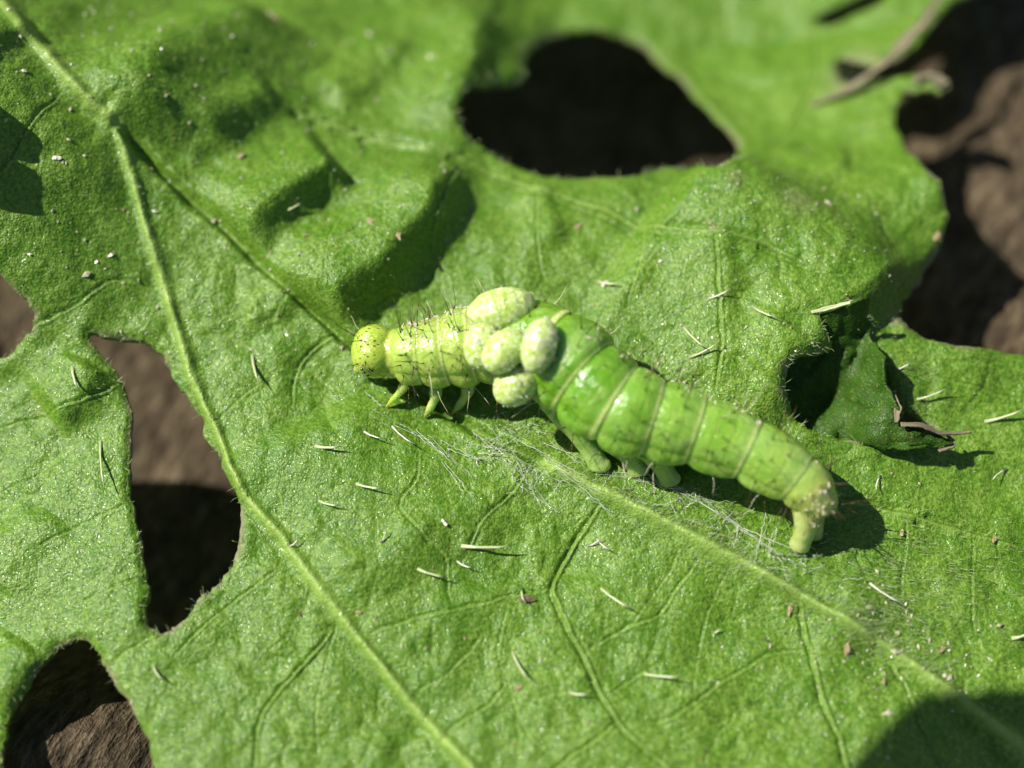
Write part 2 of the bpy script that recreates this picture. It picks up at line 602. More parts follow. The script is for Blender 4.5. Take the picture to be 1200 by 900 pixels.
VEIN_W = []
vein = np.zeros_like(Z)
for pts, hw, ht in VEINS:
    W = to_world_poly(pts, 6, False)
    W = W + 0.012 * np.stack([fbm(np.arange(len(W)) * 0.6, np.zeros(len(W)), 3, 2), fbm(np.arange(len(W)) * 0.6, np.ones(len(W)) * 7, 4, 2)], 1)
    VEIN_W.append((W, hw, ht))
    pad = hw * 9
    lo, hi = W.min(0) - pad, W.max(0) + pad
    m = (GX > lo[0]) & (GX < hi[0]) & (GY > lo[1]) & (GY < hi[1])
    d, s, sd, nx, ny = seg_dist(GX[m], GY[m], W)
    taper = 1.0 if hw > 0.05 else np.clip(np.minimum(s, 1 - s) * 5 + 0.35, 0, 1)
    wob = 1 + 0.25 * fbm(s * 14, s * 0 + hw * 100, 5, 2)
    wv = hw * taper * wob
    hgt = ht * taper
    if hw < 0.03:
        wv = wv * 0.72
    # fine veins sit in a furrow that is steeper on the sunward side
    sgn = np.where((GX[m] - nx) * -0.95 + (GY[m] - ny) * 0.31 > 0, d, -d)
    Z[m] += hgt * np.exp(-(d / (wv * 1.05 + 1e-6)) ** 2) - 0.40 * hgt * np.exp(-(d / (wv * 3.0 + 1e-6)) ** 2)
    if hw < 0.06:
        Z[m] += -0.85 * np.abs(hgt) * np.exp(-((sgn - wv * 2.0) / (wv * 1.1 + 1e-6)) ** 2)
    strength = 0.0 if ht < 0 else (1.0 if hw > 0.05 else (0.45 if hw > 0.03 else 0.38))
    vein[m] = np.maximum(vein[m], strength * np.exp(-(d / (wv * 1.0 + 1e-6)) ** 2) * taper)
# net of small veins: the edges of warped cells, with the blade puffed up between them
def cells(X, Y, size, seed, jit=0.85):
    xi, yi = np.floor(X / size).astype(np.int64), np.floor(Y / size).astype(np.int64)
    f1 = np.full(X.shape, 1e9)
    f2 = np.full(X.shape, 1e9)
    for a in (-1, 0, 1):
        for b in (-1, 0, 1):
            cx, cy = xi + a, yi + b

            def hh(k):
                v = (cx * 374761393 + cy * 668265263 + (seed + k) * 982451653) & 0xffffffff
                v = ((v ^ (v >> 13)) * 1274126177) & 0xffffffff
                return ((v ^ (v >> 16)) & 0xffff) / 65535.0
            d = np.hypot(X - (cx + 0.5 + (hh(0) - 0.5) * jit) * size, Y - (cy + 0.5 + (hh(7) - 0.5) * jit) * size)
            f2 = np.where(d < f1, f1, np.minimum(f2, d))
            f1 = np.minimum(f1, d)
    return (f2 - f1) / size


wx = GX + 0.16 * fbm(GX * 1.6, GY * 1.6, 61, 3)
wy = GY + 0.16 * fbm(GX * 1.6, GY * 1.6, 71, 3)
e1 = cells(wx, wy, 0.78, 5)
e2 = cells(wx, wy, 0.27, 15)
e3 = cells(GX, GY, 0.085, 25)
fade = np.clip(0.6 + 0.6 * fbm(GX * 0.9, GY * 0.9, 91, 2), 0.1, 1)
Z += fade * (0.016 * np.minimum(e1, 0.35) / 0.35 - 0.010 * np.exp(-(e1 / 0.022) ** 2))
Z += 0.008 * fade * np.minimum(e2, 0.4) / 0.4
Z += 0.0030 * np.minimum(e3, 0.5) / 0.5
vein = np.maximum(vein, 0.30 * fade * np.exp(-(e1 / 0.030) ** 2))
vein = np.maximum(vein, 0.15 * fade * np.exp(-(e2 / 0.05) ** 2))
Z += 0.009 * fbm(GX * 5, GY * 5, 21, 2) + 0.0028 * fbm(GX * 22, GY * 22, 33, 2)


def leaf_h(x, y):
    i = min(max(int(np.searchsorted(xs, x)) - 1, 0), len(xs) - 2)
    j = min(max(int(np.searchsorted(ys, y)) - 1, 0), len(ys) - 2)
    fx = (x - xs[i]) / (xs[i + 1] - xs[i])
    fy = (y - ys[j]) / (ys[j + 1] - ys[j])
    return float((Z[j, i] * (1 - fx) + Z[j, i + 1] * fx) * (1 - fy) + (Z[j + 1, i] * (1 - fx) + Z[j + 1, i + 1] * fx) * fy)


def leaf_n(x, y, e=0.04):
    return Vector((leaf_h(x - e, y) - leaf_h(x + e, y), leaf_h(x, y - e) - leaf_h(x, y + e), 2 * e)).normalized()


polys = [(k, to_world_poly(p, 6, True, 0.02, i + 2)) for i, (k, p) in enumerate(HOLES.items())]
outer = to_world_poly(OUTER, 5, True, 0.035, 40)
PX, PY = GX.copy(), GY.copy()
rim = np.full(GX.shape, 9.0)
for P in [q for k, q in polys] + [outer]:
    lo, hi = P.min(0) - 0.5, P.max(0) + 0.5
    m = (GX > lo[0]) & (GX < hi[0]) & (GY > lo[1]) & (GY < hi[1])
    near = np.zeros((len(ys), len(xs)), bool)
    for (ex, ey) in P:
        i0, i1 = np.searchsorted(xs, (ex - 0.4, ex + 0.4))
        j0, j1 = np.searchsorted(ys, (ey - 0.4, ey + 0.4))
        near[j0:j1, i0:i1] = True
    m &= near
    d, s, sd, nx, ny = seg_dist(GX[m], GY[m], P, True)
    sp = np.maximum(np.gradient(xs)[None, :].repeat(len(ys), 0)[m], np.gradient(ys)[:, None].repeat(len(xs), 1)[m])
    mv = d < 0.62 * sp
    a, b = PX[m], PY[m]
    a[mv], b[mv] = nx[mv], ny[mv]
    PX[m], PY[m] = a, b
    rim[m] = np.minimum(rim[m], d)
CX = (PX[:-1, :-1] + PX[1:, 1:] + PX[1:, :-1] + PX[:-1, 1:]) / 4
CY = (PY[:-1, :-1] + PY[1:, 1:] + PY[1:, :-1] + PY[:-1, 1:]) / 4
keep = inside(CX, CY, outer)
for k, P in polys:
    lo, hi = P.min(0), P.max(0)
    m = (CX > lo[0]) & (CX < hi[0]) & (CY > lo[1]) & (CY < hi[1])
    r = np.zeros(CX.shape, bool)
    r[m] = inside(CX[m], CY[m], P)
    keep &= ~r
# rims bend down a little
Z = Z - 0.05 * np.exp(-(rim / 0.05) ** 2)
ny_, nx_ = GX.shape
idx = np.arange(GX.size).reshape(GX.shape)
F = np.stack([idx[:-1, :-1], idx[:-1, 1:], idx[1:, 1:], idx[1:, :-1]], -1)[keep]
V = np.stack([PX, PY, Z], -1).reshape(-1, 3)
# rim thickness: a skirt below every free edge
E = np.concatenate([F[:, [0, 1]], F[:, [1, 2]], F[:, [2, 3]], F[:, [3, 0]]])
key = np.minimum(E[:, 0], E[:, 1]).astype(np.int64) * GX.size + np.maximum(E[:, 0], E[:, 1])
uq, first, cnt = np.unique(key, return_index=True, return_counts=True)
BE = E[first[cnt == 1]]
bv = np.unique(BE)
mapb = np.full(GX.size, -1)
mapb[bv] = np.arange(len(bv)) + len(V)
V2 = V[bv] - np.array([0, 0, 0.075])
Fs = np.stack([BE[:, 1], BE[:, 0], mapb[BE[:, 0]], mapb[BE[:, 1]]], 1)
V = np.vstack([V, V2])
F = np.vstack([F, Fs])
att_v = np.concatenate([vein.ravel(), np.zeros(len(bv))])
dry = np.zeros(GX.shape)
nzr = fbm(GX * 3.0, GY * 3.0, 77, 3)
dry = np.maximum(dry, 0.75 * np.exp(-(rim / (0.028 + 0.03 * np.clip(nzr, 0, 1))) ** 2) * np.clip(0.35 + 0.9 * nzr, 0, 1))
for (x, y, r, s) in [(1108, 96, 0.16, 1), (1088, 92, 0.10, 0.7), (1050, 372, 0.10, 0.9), (922, 432, 0.09, 0.9), (917, 455, 0.06, 0.7), (1000, 90, 0.30, 0.6), (862, 208, 0.12, 0.35), (935, 235, 0.22, 0.3), (800, 100, 0.16, 0.7), (1010, 70, 0.25, 0.4)]:
    p = on_leaf(x, y)
    d = np.hypot(GX - p[0], GY - p[1])
    dry = np.maximum(dry, s * np.exp(-(d / r) ** 2) * np.clip(0.8 + 0.5 * nzr, 0, 1))
att_d = np.concatenate([dry.ravel(), np.clip(dry.ravel()[bv] + 0.25, 0, 1)])
used = np.zeros(len(V), bool)
used[F.ravel()] = True
remap = np.cumsum(used) - 1
F = remap[F]
V, att_v, att_d = V[used], att_v[used], att_d[used]
me = mesh_from('leaf_blade', V, F)
fattr(me, 'vein', att_v)
fattr(me, 'dry', att_d)

leaf = bpy.data.objects.new('chewed_leaf', None)
col.objects.link(leaf)
tag(leaf, 'large green hairy leaf with chewed holes and pale raised veins, lying under the caterpillar', 'leaf')
link('blade', me, M_LEAF, leaf)

# ------------------------------------------------------------------ ground below the leaf
GZ = -3.0
gx = np.concatenate([np.linspace(-60, -12, 25)[:-1], np.linspace(-12, 12, 400), np.linspace(12, 60, 25)[1:]])
gy = np.concatenate([np.linspace(-60, -9, 25)[:-1], np.linspace(-9, 13, 370), np.linspace(13, 60, 25)[1:]])
A, B = np.meshgrid(gx, gy)
ang = math.radians(-32)
ra, rb = A * math.cos(ang) - B * math.sin(ang), A * math.sin(ang) + B * math.cos(ang)
gpx, gpy = to_px(A, B, -2.0)
gz = GZ + 1.25 * np.exp(-(((gpx - 1190) / 130) ** 2 + ((gpy - 425) / 95) ** 2)) + 2.52 * np.exp(-(((gpx - 80) / 300) ** 2 + ((gpy - 880) / 150) ** 2)) + 0.95 * np.exp(-(((gpx - 1330) / 300) ** 2 + ((gpy - 280) / 420) ** 2)) + 0.22 * fbm(A * 0.3, B * 0.3, 50, 3) + 0.05 * fbm(ra * 5.0, rb * 1.6, 51, 3)
gz = gz - 1.5 * smooth((330 - gpy) / 260) * smooth((1150 - gpx) / 200)  - 0.5 * smooth((200 - gpy) / 200)
idx = np.arange(A.size).reshape(A.shape)
F = np.stack([idx[:-1, :-1], idx[:-1, 1:], idx[1:, 1:], idx[1:, :-1]], -1).reshape(-1, 4)
g = link('ground', mesh_from('ground', np.stack([A, B, gz], -1).reshape(-1, 3), F), M_GROUND)
tag(g, 'rough weathered brown wooden surface under the leaf', None, kind='structure')


# ------------------------------------------------------------------ tubes
def tube(path, radii, sides=6, cap=True):
    P = np.array(path, float)
    n = len(P)
    T = np.gradient(P, axis=0)
    T /= np.linalg.norm(T, axis=1)[:, None] + 1e-12
    ref = np.array([0, 0, 1.0])
    if abs(T[0] @ ref) > 0.9:
        ref = np.array([1.0, 0, 0])
    V, F = [], []
    a = np.linspace(0, 2 * math.pi, sides, endpoint=False)
    for i in range(n):
        s = np.cross(T[i], ref)
        s /= np.linalg.norm(s) + 1e-12
        u = np.cross(s, T[i])
        ref = u
        V.append(P[i] + radii[i] * (np.cos(a)[:, None] * s + np.sin(a)[:, None] * u))
    V = np.vstack(V)
    for i in range(n - 1):
        for k in range(sides):
            k2 = (k + 1) % sides
            F.append((i * sides + k, i * sides + k2, (i + 1) * sides + k2, (i + 1) * sides + k))
    if cap:
        c0, c1 = len(V), len(V) + 1
        V = np.vstack([V, P[0], P[-1]])
        for k in range(sides):
            k2 = (k + 1) % sides
            F.append((c0, k2, k, k))
            F.append((c1, (n - 1) * sides + k, (n - 1) * sides + k2, (n - 1) * sides + k2))
    return V, F


class Soup:
    def __init__(self):
        self.V, self.F, self.k = [], [], 0

    def add(self, V, F):
        self.V.append(np.asarray(V, float))
        self.F += [tuple(i + self.k for i in f) for f in F]
        self.k += len(V)

    def mesh(self, name, sm=True):
        V = np.vstack(self.V)
        m = bpy.data.meshes.new(name)
        m.from_pydata(V.tolist(), [], [tuple(dict.fromkeys(f)) for f in self.F])
        m.polygons.foreach_set('use_smooth', np.full(len(m.polygons), sm, bool))
        m.update()
        return m


# ------------------------------------------------------------------ caterpillar body
# fold stations: photograph position of the body's axis, height above the leaf plane, half width
ST_ = [
    (455, 414, 0.50, 0.25), (466, 414, 0.52, 0.285), (494, 414, 0.56, 0.345), (523, 411, 0.60, 0.385),
    (556, 404, 0.66, 0.42), (598, 399, 0.74, 0.455), (650, 413, 0.80, 0.485), (686, 443, 0.80, 0.485), (722, 473, 0.78, 0.460),
    (766, 489, 0.74, 0.420), (816, 504, 0.70, 0.390), (877, 527, 0.66, 0.350), (934, 560, 0.60, 0.290), (958, 586, 0.52, 0.225), (964, 602, 0.44, 0.14),
]
AX = np.array([at_z(x, y, z + 0.10 * (x > 640)) for x, y, z, r in ST_])
RAD = np.array([r for *_, r in ST_])
NS = 48
axis_pts = catmull(AX, NS)
axis_r = np.interp(np.arange(len(axis_pts)) / NS, np.arange(len(RAD)), RAD)
axis_seg = np.arange(len(axis_pts)) / NS
fpos = np.arange(1, 14)          # folds lie on whole stations


def seg_profile(q):
    i = math.floor(q)
    t = q - i
    amp = (0.7 + 0.6 * ((i * 0.618) % 1))
    base = 0.085 * amp * (1 - abs(2 * t - 1) ** 2.4)
    dist = min(t, 1 - t)
    groove = -0.024 * math.exp(-(t / 0.030) ** 2)
    lip = 0.020 * math.exp(-((t - 0.96) / 0.05) ** 2)
    step = 0.012 * (t - 0.5)
    if q < 1 or q > 13.2:
        return 0.0
    minor = -0.016 * math.exp(-((t - 0.62) / 0.03) ** 2) - 0.010 * math.exp(-((t - 0.30) / 0.03) ** 2)
    return base + groove + lip + step + minor


def body_tube():
    sides = 96
    P = axis_pts
    n = len(P)
    T = np.gradient(P, axis=0)
    T /= np.linalg.norm(T, axis=1)[:, None]
    V, F = [], []
    a = np.linspace(0, 2 * math.pi, sides, endpoint=False)
    frames = []
    for i in range(n):
        up = np.array([0, 0, 1.0])
        s = np.cross(T[i], up)
        s /= np.linalg.norm(s)
        u = np.cross(s, T[i])
        q = axis_seg[i]
        tt = q - math.floor(q)
        r = axis_r[i]
        bulge = 1 - abs(2 * tt - 1) ** 2.5
        # s points to the right of travel (towards the viewer), u up
        prof = 1 + seg_profile(q) * (1.0 + 0.0 * a)
        # flank lobes low on each side and a flatter belly
        fl = np.exp(-((np.abs(np.angle(np.exp(1j * (a - (-0.12))))) / 0.30)) ** 2) + np.exp(-((np.abs(np.angle(np.exp(1j * (a - (math.pi + 0.12))))) / 0.30)) ** 2)
        fold = np.exp(-((np.abs(np.angle(np.exp(1j * (a - (0.34))))) / 0.10)) ** 2) + np.exp(-((np.abs(np.angle(np.exp(1j * (a - (math.pi - 0.34))))) / 0.10)) ** 2)
        prof = prof + 0.11 * bulge * fl - 0.06 * bulge * fold
        belly = np.clip(-np.sin(a), 0, 1) ** 2
        prof = prof * (1 - 0.10 * belly)
        irr = 0.026 * np.array([mnoise.noise(Vector((q * 3.1, math.cos(x) * 1.6, math.sin(x) * 1.6))) for x in a])
        rr = r * (prof + irr)
        V.append(P[i] + rr[:, None] * (np.cos(a)[:, None] * s + np.sin(a)[:, None] * u))
        frames.append((P[i], s, u, T[i]))
    V = np.vstack(V)
    for i in range(n - 1):
        for k in range(sides):
            k2 = (k + 1) % sides
            F.append((i * sides + k, i * sides + k2, (i + 1) * sides + k2, (i + 1) * sides + k))
    F.append(tuple(range(sides))[::-1])
    F.append(tuple((n - 1) * sides + k for k in range(sides)))
    return V, F, frames


def blob(center, rad, rot=None, nu=28, nv=20, fn=None):
    V, F = [], []
    for j in range(nv + 1):
        th = math.pi * j / nv
        for i in range(nu):
            ph = 2 * math.pi * i / nu
            d = np.array([math.sin(th) * math.cos(ph), math.sin(th) * math.sin(ph), math.cos(th)])
            k = fn(d) if fn else 1.0
            p = d * np.array(rad) * k
            if rot is not None:
                p = np.array(rot @ Vector(p))
            V.append(p + center)
    for j in range(nv):
        for i in range(nu):
            i2 = (i + 1) % nu
            F.append((j * nu + i, (j + 1) * nu + i, (j + 1) * nu + i2, j * nu + i2))
    return np.array(V), F


sp = Soup()
bV, bF, frames = body_tube()
sp.add(bV, bF)
# head: two rounded lobes tipping down to the mouth
HC = at_z(439, 413, 0.50)
hdir = Vector(AX[0] - AX[2]).normalized()
hrot = Vector((hdir.x, hdir.y, hdir.z - 0.15)).normalized().to_track_quat('X', 'Z').to_matrix()
sp.add(*blob(HC, (0.265, 0.30, 0.30), hrot))
side = np.array(hrot @ Vector((0, 1, 0)))
fwd = np.array(hrot @ Vector((1, 0, 0)))
up_ = np.array(hrot @ Vector((0, 0, 1)))
for s_ in (-1, 1):
    sp.add(*blob(HC + side * 0.085 * s_ + up_ * 0.03 - fwd * 0.02, (0.255, 0.225, 0.28), hrot))
sp.add(*blob(HC + fwd * 0.20 - up_ * 0.10, (0.10, 0.15, 0.12), hrot))
for s_ in (-1, 1):
    sp.add(*tube([HC + fwd * 0.20 + side * 0.13 * s_ - up_ * 0.13, HC + fwd * 0.285 + side * 0.12 * s_ - up_ * 0.17, HC + fwd * 0.315 + side * 0.10 * s_ - up_ * 0.21], [0.05, 0.038, 0.022], 10))

FEET = []


def leg_tube(top, foot_px, radii, lift=0.0, sides=16, bend=(0, 0, 0), pad=None):
    f = on_leaf(*foot_px) + np.array([0, 0, lift])
    top = np.array(top)
    mid = (top * 0.5 + f * 0.5) + np.array(bend)
    path = catmull([top, mid, f], 6)
    rr = np.interp(np.linspace(0, 1, len(path)), np.linspace(0, 1, len(radii)), radii)
    sp.add(*tube(path, rr, sides))
    if pad:
        sp.add(*blob(f + np.array([0, 0, pad * 0.45]), (pad, pad * 0.8, pad * 0.55)))
    FEET.append(f)
    return f


def near_axis(q, s, u):
    i = min(int(q * NS), len(frames) - 1)
    P, S_, U_, T_ = frames[i]
    return P + S_ * s * axis_r[i] + U_ * u * axis_r[i]


# three pairs of jointed front legs (near side, far side)
leg_tube(near_axis(1.55, 0.55, -0.55), (452, 478), [0.10, 0.08, 0.060, 0.062, 0.040, 0.042, 0.02, 0.010], 0.02, bend=(0.03, -0.02, 0.03))
leg_tube(near_axis(2.45, 0.55, -0.60), (497, 490), [0.13, 0.105, 0.075, 0.078, 0.050, 0.052, 0.022, 0.010], 0.02, bend=(0.06, -0.03, 0.04))
leg_tube(near_axis(3.60, 0.55, -0.60), (529, 487), [0.14, 0.11, 0.080, 0.082, 0.052, 0.054, 0.024, 0.010], 0.02, bend=(0.07, -0.02, 0.03))
leg_tube(near_axis(1.55, -0.45, -0.6), (470, 452), [0.11, 0.085, 0.065, 0.03, 0.012], 0.02)
leg_tube(near_axis(2.45, -0.45, -0.6), (520, 455), [0.14, 0.10, 0.085, 0.045, 0.014], 0.02)
leg_tube(near_axis(3.60, -0.45, -0.6), (560, 450), [0.16, 0.12, 0.085, 0.05, 0.014], 0.02)
# fleshy prolegs
leg_tube(near_axis(6.75, 0.50, -0.55), (703, 547), [0.30, 0.25, 0.17, 0.12, 0.13], 0.02, pad=0.13)
leg_tube(near_axis(8.35, 0.50, -0.60), (748, 551), [0.26, 0.20, 0.14, 0.115, 0.13], 0.02, pad=0.13)
leg_tube(near_axis(9.20, 0.50, -0.60), (784, 563), [0.25, 0.19, 0.14, 0.115, 0.13], 0.02, pad=0.13)
leg_tube(near_axis(6.75, -0.45, -0.6), (735, 515), [0.28, 0.22, 0.16, 0.12, 0.13], 0.02)
leg_tube(near_axis(8.35, -0.45, -0.6), (775, 525), [0.25, 0.19, 0.14, 0.115, 0.13], 0.02)
leg_tube(near_axis(9.20, -0.45, -0.6), (812, 535), [0.25, 0.19, 0.14, 0.115, 0.13], 0.02)
# anal prolegs under the tail
leg_tube(near_axis(12.9, 0.30, -0.35), (936, 641), [0.20, 0.17, 0.135, 0.115, 0.125], 0.03, bend=(0.02, -0.03, 0.02), pad=0.10)
leg_tube(near_axis(13.0, -0.10, -0.45), (954, 628), [0.16, 0.14, 0.11, 0.10, 0.10], 0.03)
raw = link('raw', sp.mesh('raw'))
md = raw.modifiers.new('weld', 'REMESH')
md.mode = 'VOXEL'
md.voxel_size = 0.0125
md.use_smooth_shade = True
ms = raw.modifiers.new('soft', 'SMOOTH')
ms.factor = 0.5
ms.iterations = 2
dg = bpy.context.evaluated_depsgraph_get()
bme = bpy.data.meshes.new_from_object(raw.evaluated_get(dg))
bpy.data.objects.remove(raw)
bme.name = 'caterpillar_body'
nv = len(bme.vertices)
BV = np.empty(nv * 3, np.float32)
bme.vertices.foreach_get('co', BV)
BV = BV.reshape(-1, 3).astype(float)
# nearest axis station of each vertex
best = np.full(nv, 1e9)
bq = np.zeros(nv)
for i in range(0, len(axis_pts), 3):
    d = ((BV - axis_pts[i]) ** 2).sum(1)
    m = d < best
    best[m] = d[m]
    bq[m] = axis_seg[i]
for di in (-2, -1, 1, 2):
    ii = np.clip((bq * NS).round().astype(int) + di, 0, len(axis_pts) - 1)
    d = ((BV - axis_pts[ii]) ** 2).sum(1)
    m = d < best
    best[m] = d[m]
    bq[m] = axis_seg[ii[m]]
rel = np.sqrt(best) / axis_r[(bq * NS).astype(int)]
hd = np.sqrt((((BV - HC)) ** 2).sum(1))
ishead = smooth((0.40 - hd) / 0.06) * (bq < 0.95)
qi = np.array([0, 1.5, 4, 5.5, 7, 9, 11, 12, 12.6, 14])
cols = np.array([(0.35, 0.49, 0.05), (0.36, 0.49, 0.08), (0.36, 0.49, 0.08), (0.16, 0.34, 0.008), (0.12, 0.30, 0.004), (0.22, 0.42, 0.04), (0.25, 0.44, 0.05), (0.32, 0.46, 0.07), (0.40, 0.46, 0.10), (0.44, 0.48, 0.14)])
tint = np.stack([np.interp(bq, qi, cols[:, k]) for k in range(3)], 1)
fr = bq - np.floor(bq)
pale = 1.5 * np.exp(-((fr - 0.955) / 0.042) ** 2) + np.exp(-((fr - 1.0) / 0.03) ** 2)
pale = np.clip(pale, 0, 1.4) * (0.8 + 0.2 * np.sin(bq.round() * 2.4))
pale *= (bq > 1) & (bq < 13.1) & (rel < 1.25)
low = np.clip((1.45 - rel) / 0.2, 0, 1)
tint = tint * (1 - np.clip(0.7 * pale[:, None], 0, 1)) + np.array((0.72, 0.76, 0.30)) * 0.7 * pale[:, None]
streak = np.clip(np.array([mnoise.noise(Vector((q_ * 1.3, z_ * 5.0, 3.0))) for q_, z_ in zip(bq, BV[:, 2])]), 0, 1)
streak = (streak * 0.9 * (bq > 5.5) * (bq < 12.5))[:, None]
tint = tint * (1 - streak) + np.array((0.34, 0.52, 0.16)) * streak
legs = np.clip((rel - 1.18) / 0.5, 0, 1) * (bq > 1.0)
tint = tint * (1 - 0.6 * legs[:, None]) + np.array((0.45, 0.52, 0.20)) * 0.6 * legs[:, None]
for k, f in enumerate(FEET[:6]):
    d = np.sqrt(((BV - f) ** 2).sum(1))
    tpt = np.exp(-(d / 0.055) ** 2)[:, None]
    tint = tint * (1 - tpt) + np.array((0.42, 0.17, 0.07)) * tpt
tint = tint * (1 - ishead[:, None]) + np.array((0.40, 0.50, 0.06)) * ishead[:, None]
mouth = np.exp(-((np.sqrt(((BV - (HC + fwd * 0.27 - up_ * 0.14)) ** 2).sum(1))) / 0.10) ** 2)[:, None]
tint = tint * (1 - 0.7 * mouth) + np.array((0.50, 0.36, 0.22)) * 0.7 * mouth
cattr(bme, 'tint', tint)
# freckles over the crown, not on the face or the neck
fwdc = ((BV - HC) @ fwd)
fattr(bme, 'head', ishead * smooth((0.16 - fwdc) / 0.08) * smooth((fwdc + 0.20) / 0.06))
bme.materials.clear()
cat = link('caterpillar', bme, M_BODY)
tag(cat, 'smooth bright green caterpillar with thin dark bristles, crawling across the hairy leaf', 'caterpillar')
bvh = BVHTree.FromPolygons([Vector(v) for v in BV], [tuple(p.vertices) for p in bme.polygons])
camv = Vector(CAM)


def hit_body(px, py):
    d = Vector(ray(px, py)).normalized()
    loc, nrm, i, dist = bvh.ray_cast(camv, d)
    return loc, nrm


# ------------------------------------------------------------------ bristles
def seta_mesh(name, bend, r=0.0048, mat=M_SETA, beads=0):
    s_ = Soup()
    bend *= 0.3
    path = [(bend * t * t, bend * 0.3 * math.sin(t * 5), t) for t in np.linspace(-0.04, 1, 6)]
    s_.add(*tube(path, np.interp(np.linspace(0, 1, 6), [0, 0.06, 1], [r * 2.2, r * 1.1, r * 0.35]), 5))
    for k in range(beads):
        t = random.uniform(0.35, 0.95)
        s_.add(*blob(np.array([bend * t * t, 0, t]), (0.010, 0.010, 0.03), None, 6, 4))
    m = s_.mesh(name)
    m.materials.append(mat)
    return m


SETA = [seta_mesh('bristle', b) for b in (0.05, 0.16, -0.14)] + [seta_mesh('beaded_bristle', 0.1, 0.0042, M_SETA, 4), seta_mesh('pale_bristle', 0.12, 0.0042, M_BEAD)]


def seta_at(loc, nrm, length, which, lean=0.35):
    d = Vector(nrm) + Vector((random.uniform(-1, 1), random.uniform(-1, 1), random.uniform(-1, 1))) * lean
    d.normalize()
    o = bpy.data.objects.new('bristle', SETA[which])
    col.objects.link(o)
    q = d.to_track_quat('Z', 'Y')
    o.matrix_world = Matrix.Translation(loc) @ q.to_matrix().to_4x4() @ Matrix.Rotation(random.uniform(0, 6.28), 4, 'Z') @ Matrix.Diagonal((1, 1, length, 1))
    o.parent = cat
    return o


angs = [math.radians(a) for a in (-38, -12, 18, 42, 68, 95, 122, 150, 178, 205)]
for q in range(1, 14):
    for a in angs:
        qq = q + random.choice((0.35, 0.5, 0.62)) + random.uniform(-0.06, 0.06)
        i = min(int(qq * NS), len(frames) - 1)
        P, S_, U_, T_ = frames[i]
        d = Vector(S_ * math.cos(a + random.uniform(-.12, .12)) + U_ * math.sin(a))
        loc, nrm, fi, ds = bvh.ray_cast(Vector(P) + d * 1.2, -d)
        if loc is None or (loc - Vector(P)).length > axis_r[i] * 1.35:
            continue
        lowside = math.sin(a) < 0.1
        wh = random.choice((3, 4, 4, 0)) if lowside else random.choice((0, 1, 2, 0, 1, 3))
        seta_at(loc, nrm, random.uniform(0.18, 0.42), wh)
for k in range(48):
    qq = random.choice((random.uniform(1.2, 6.5), random.uniform(1.2, 6.5), random.uniform(6.5, 12.8)))
    a = math.radians(random.uniform(25, 150))
    i = min(int(qq * NS), len(frames) - 1)
    P, S_, U_, T_ = frames[i]
    d = Vector(S_ * math.cos(a) + U_ * math.sin(a))
    loc, nrm, fi, ds = bvh.ray_cast(Vector(P) + d * 1.2, -d)
    if loc is not None and (loc - Vector(P)).length < axis_r[i] * 1.35:
        seta_at(loc, nrm, random.uniform(0.22, 0.5), random.choice((0, 1, 2, 3, 3, 4)), 0.5)
for k in range(9):
    d = Vector(side) * random.uniform(-1, 1) + Vector(up_) * random.uniform(0.1, 1) + Vector(fwd) * random.uniform(-0.1, 0.8)
    d.normalize()
    loc, nrm, fi, ds = bvh.ray_cast(Vector(HC) + d * 0.9, -d)
    if loc is not None:
        seta_at(loc, nrm, random.uniform(0.18, 0.34), random.choice((0, 1, 2, 4)), 0.6)
# small round warts at bristle feet and the breathing pores
wart = blob(np.zeros(3), (0.014, 0.014, 0.008), None, 8, 5)
s_ = Soup(); s_.add(*wart); wm = s_.mesh('wart'); wm.materials.append(M_TAN)
pore = blob(np.zeros(3), (0.017, 0.013, 0.008), None, 8, 5)
s_ = Soup(); s_.add(*pore); pm = s_.mesh('breathing_pore'); pm.materials.append(M_BROWN)
for (x, y) in [(488, 432), (637, 433), (674, 477), (724, 500), (762, 510), (805, 523), (853, 542), (907, 573)]:
    loc, nrm = hit_body(x, y)
    if loc is not None:
        o = bpy.data.objects.new('breathing_pore', pm)
        col.objects.link(o)
        o.matrix_world = Matrix.Translation(loc) @ Vector(nrm).to_track_quat('Z', 'Y').to_matrix().to_4x4()
        o.parent = cat
for (x, y) in [(700, 468), (706, 508), (731, 470), (750, 478), (790, 480), (783, 512), (840, 505), (862, 505), (868, 534), (900, 520), (921, 532), (712, 490), (738, 515), (815, 540), (880, 555), (503, 400), (536, 420), (660, 440), (690, 410)]:
    loc, nrm = hit_body(x + random.uniform(-2, 2), y)
    if loc is not None:
        o = bpy.data.objects.new('wart', wm)
        col.objects.link(o)
        o.matrix_world = Matrix.Translation(loc) @ Vector(nrm).to_track_quat('Z', 'Y').to_matrix().to_4x4()
        o.parent = cat
eye = blob(np.zeros(3), (0.016, 0.016, 0.012), None, 8, 6)
s_ = Soup(); s_.add(*eye); em = s_.mesh('eye'); em.materials.append(M_EYE)
for (x, y) in [(427, 436), (432, 433), (436, 434), (424, 433), (426, 440), (431, 440)]:
    loc, nrm = hit_body(x, y)
    if loc is not None:
        o = bpy.data.objects.new('eye', em)
        col.objects.link(o)
        o.location = loc
        o.parent = cat

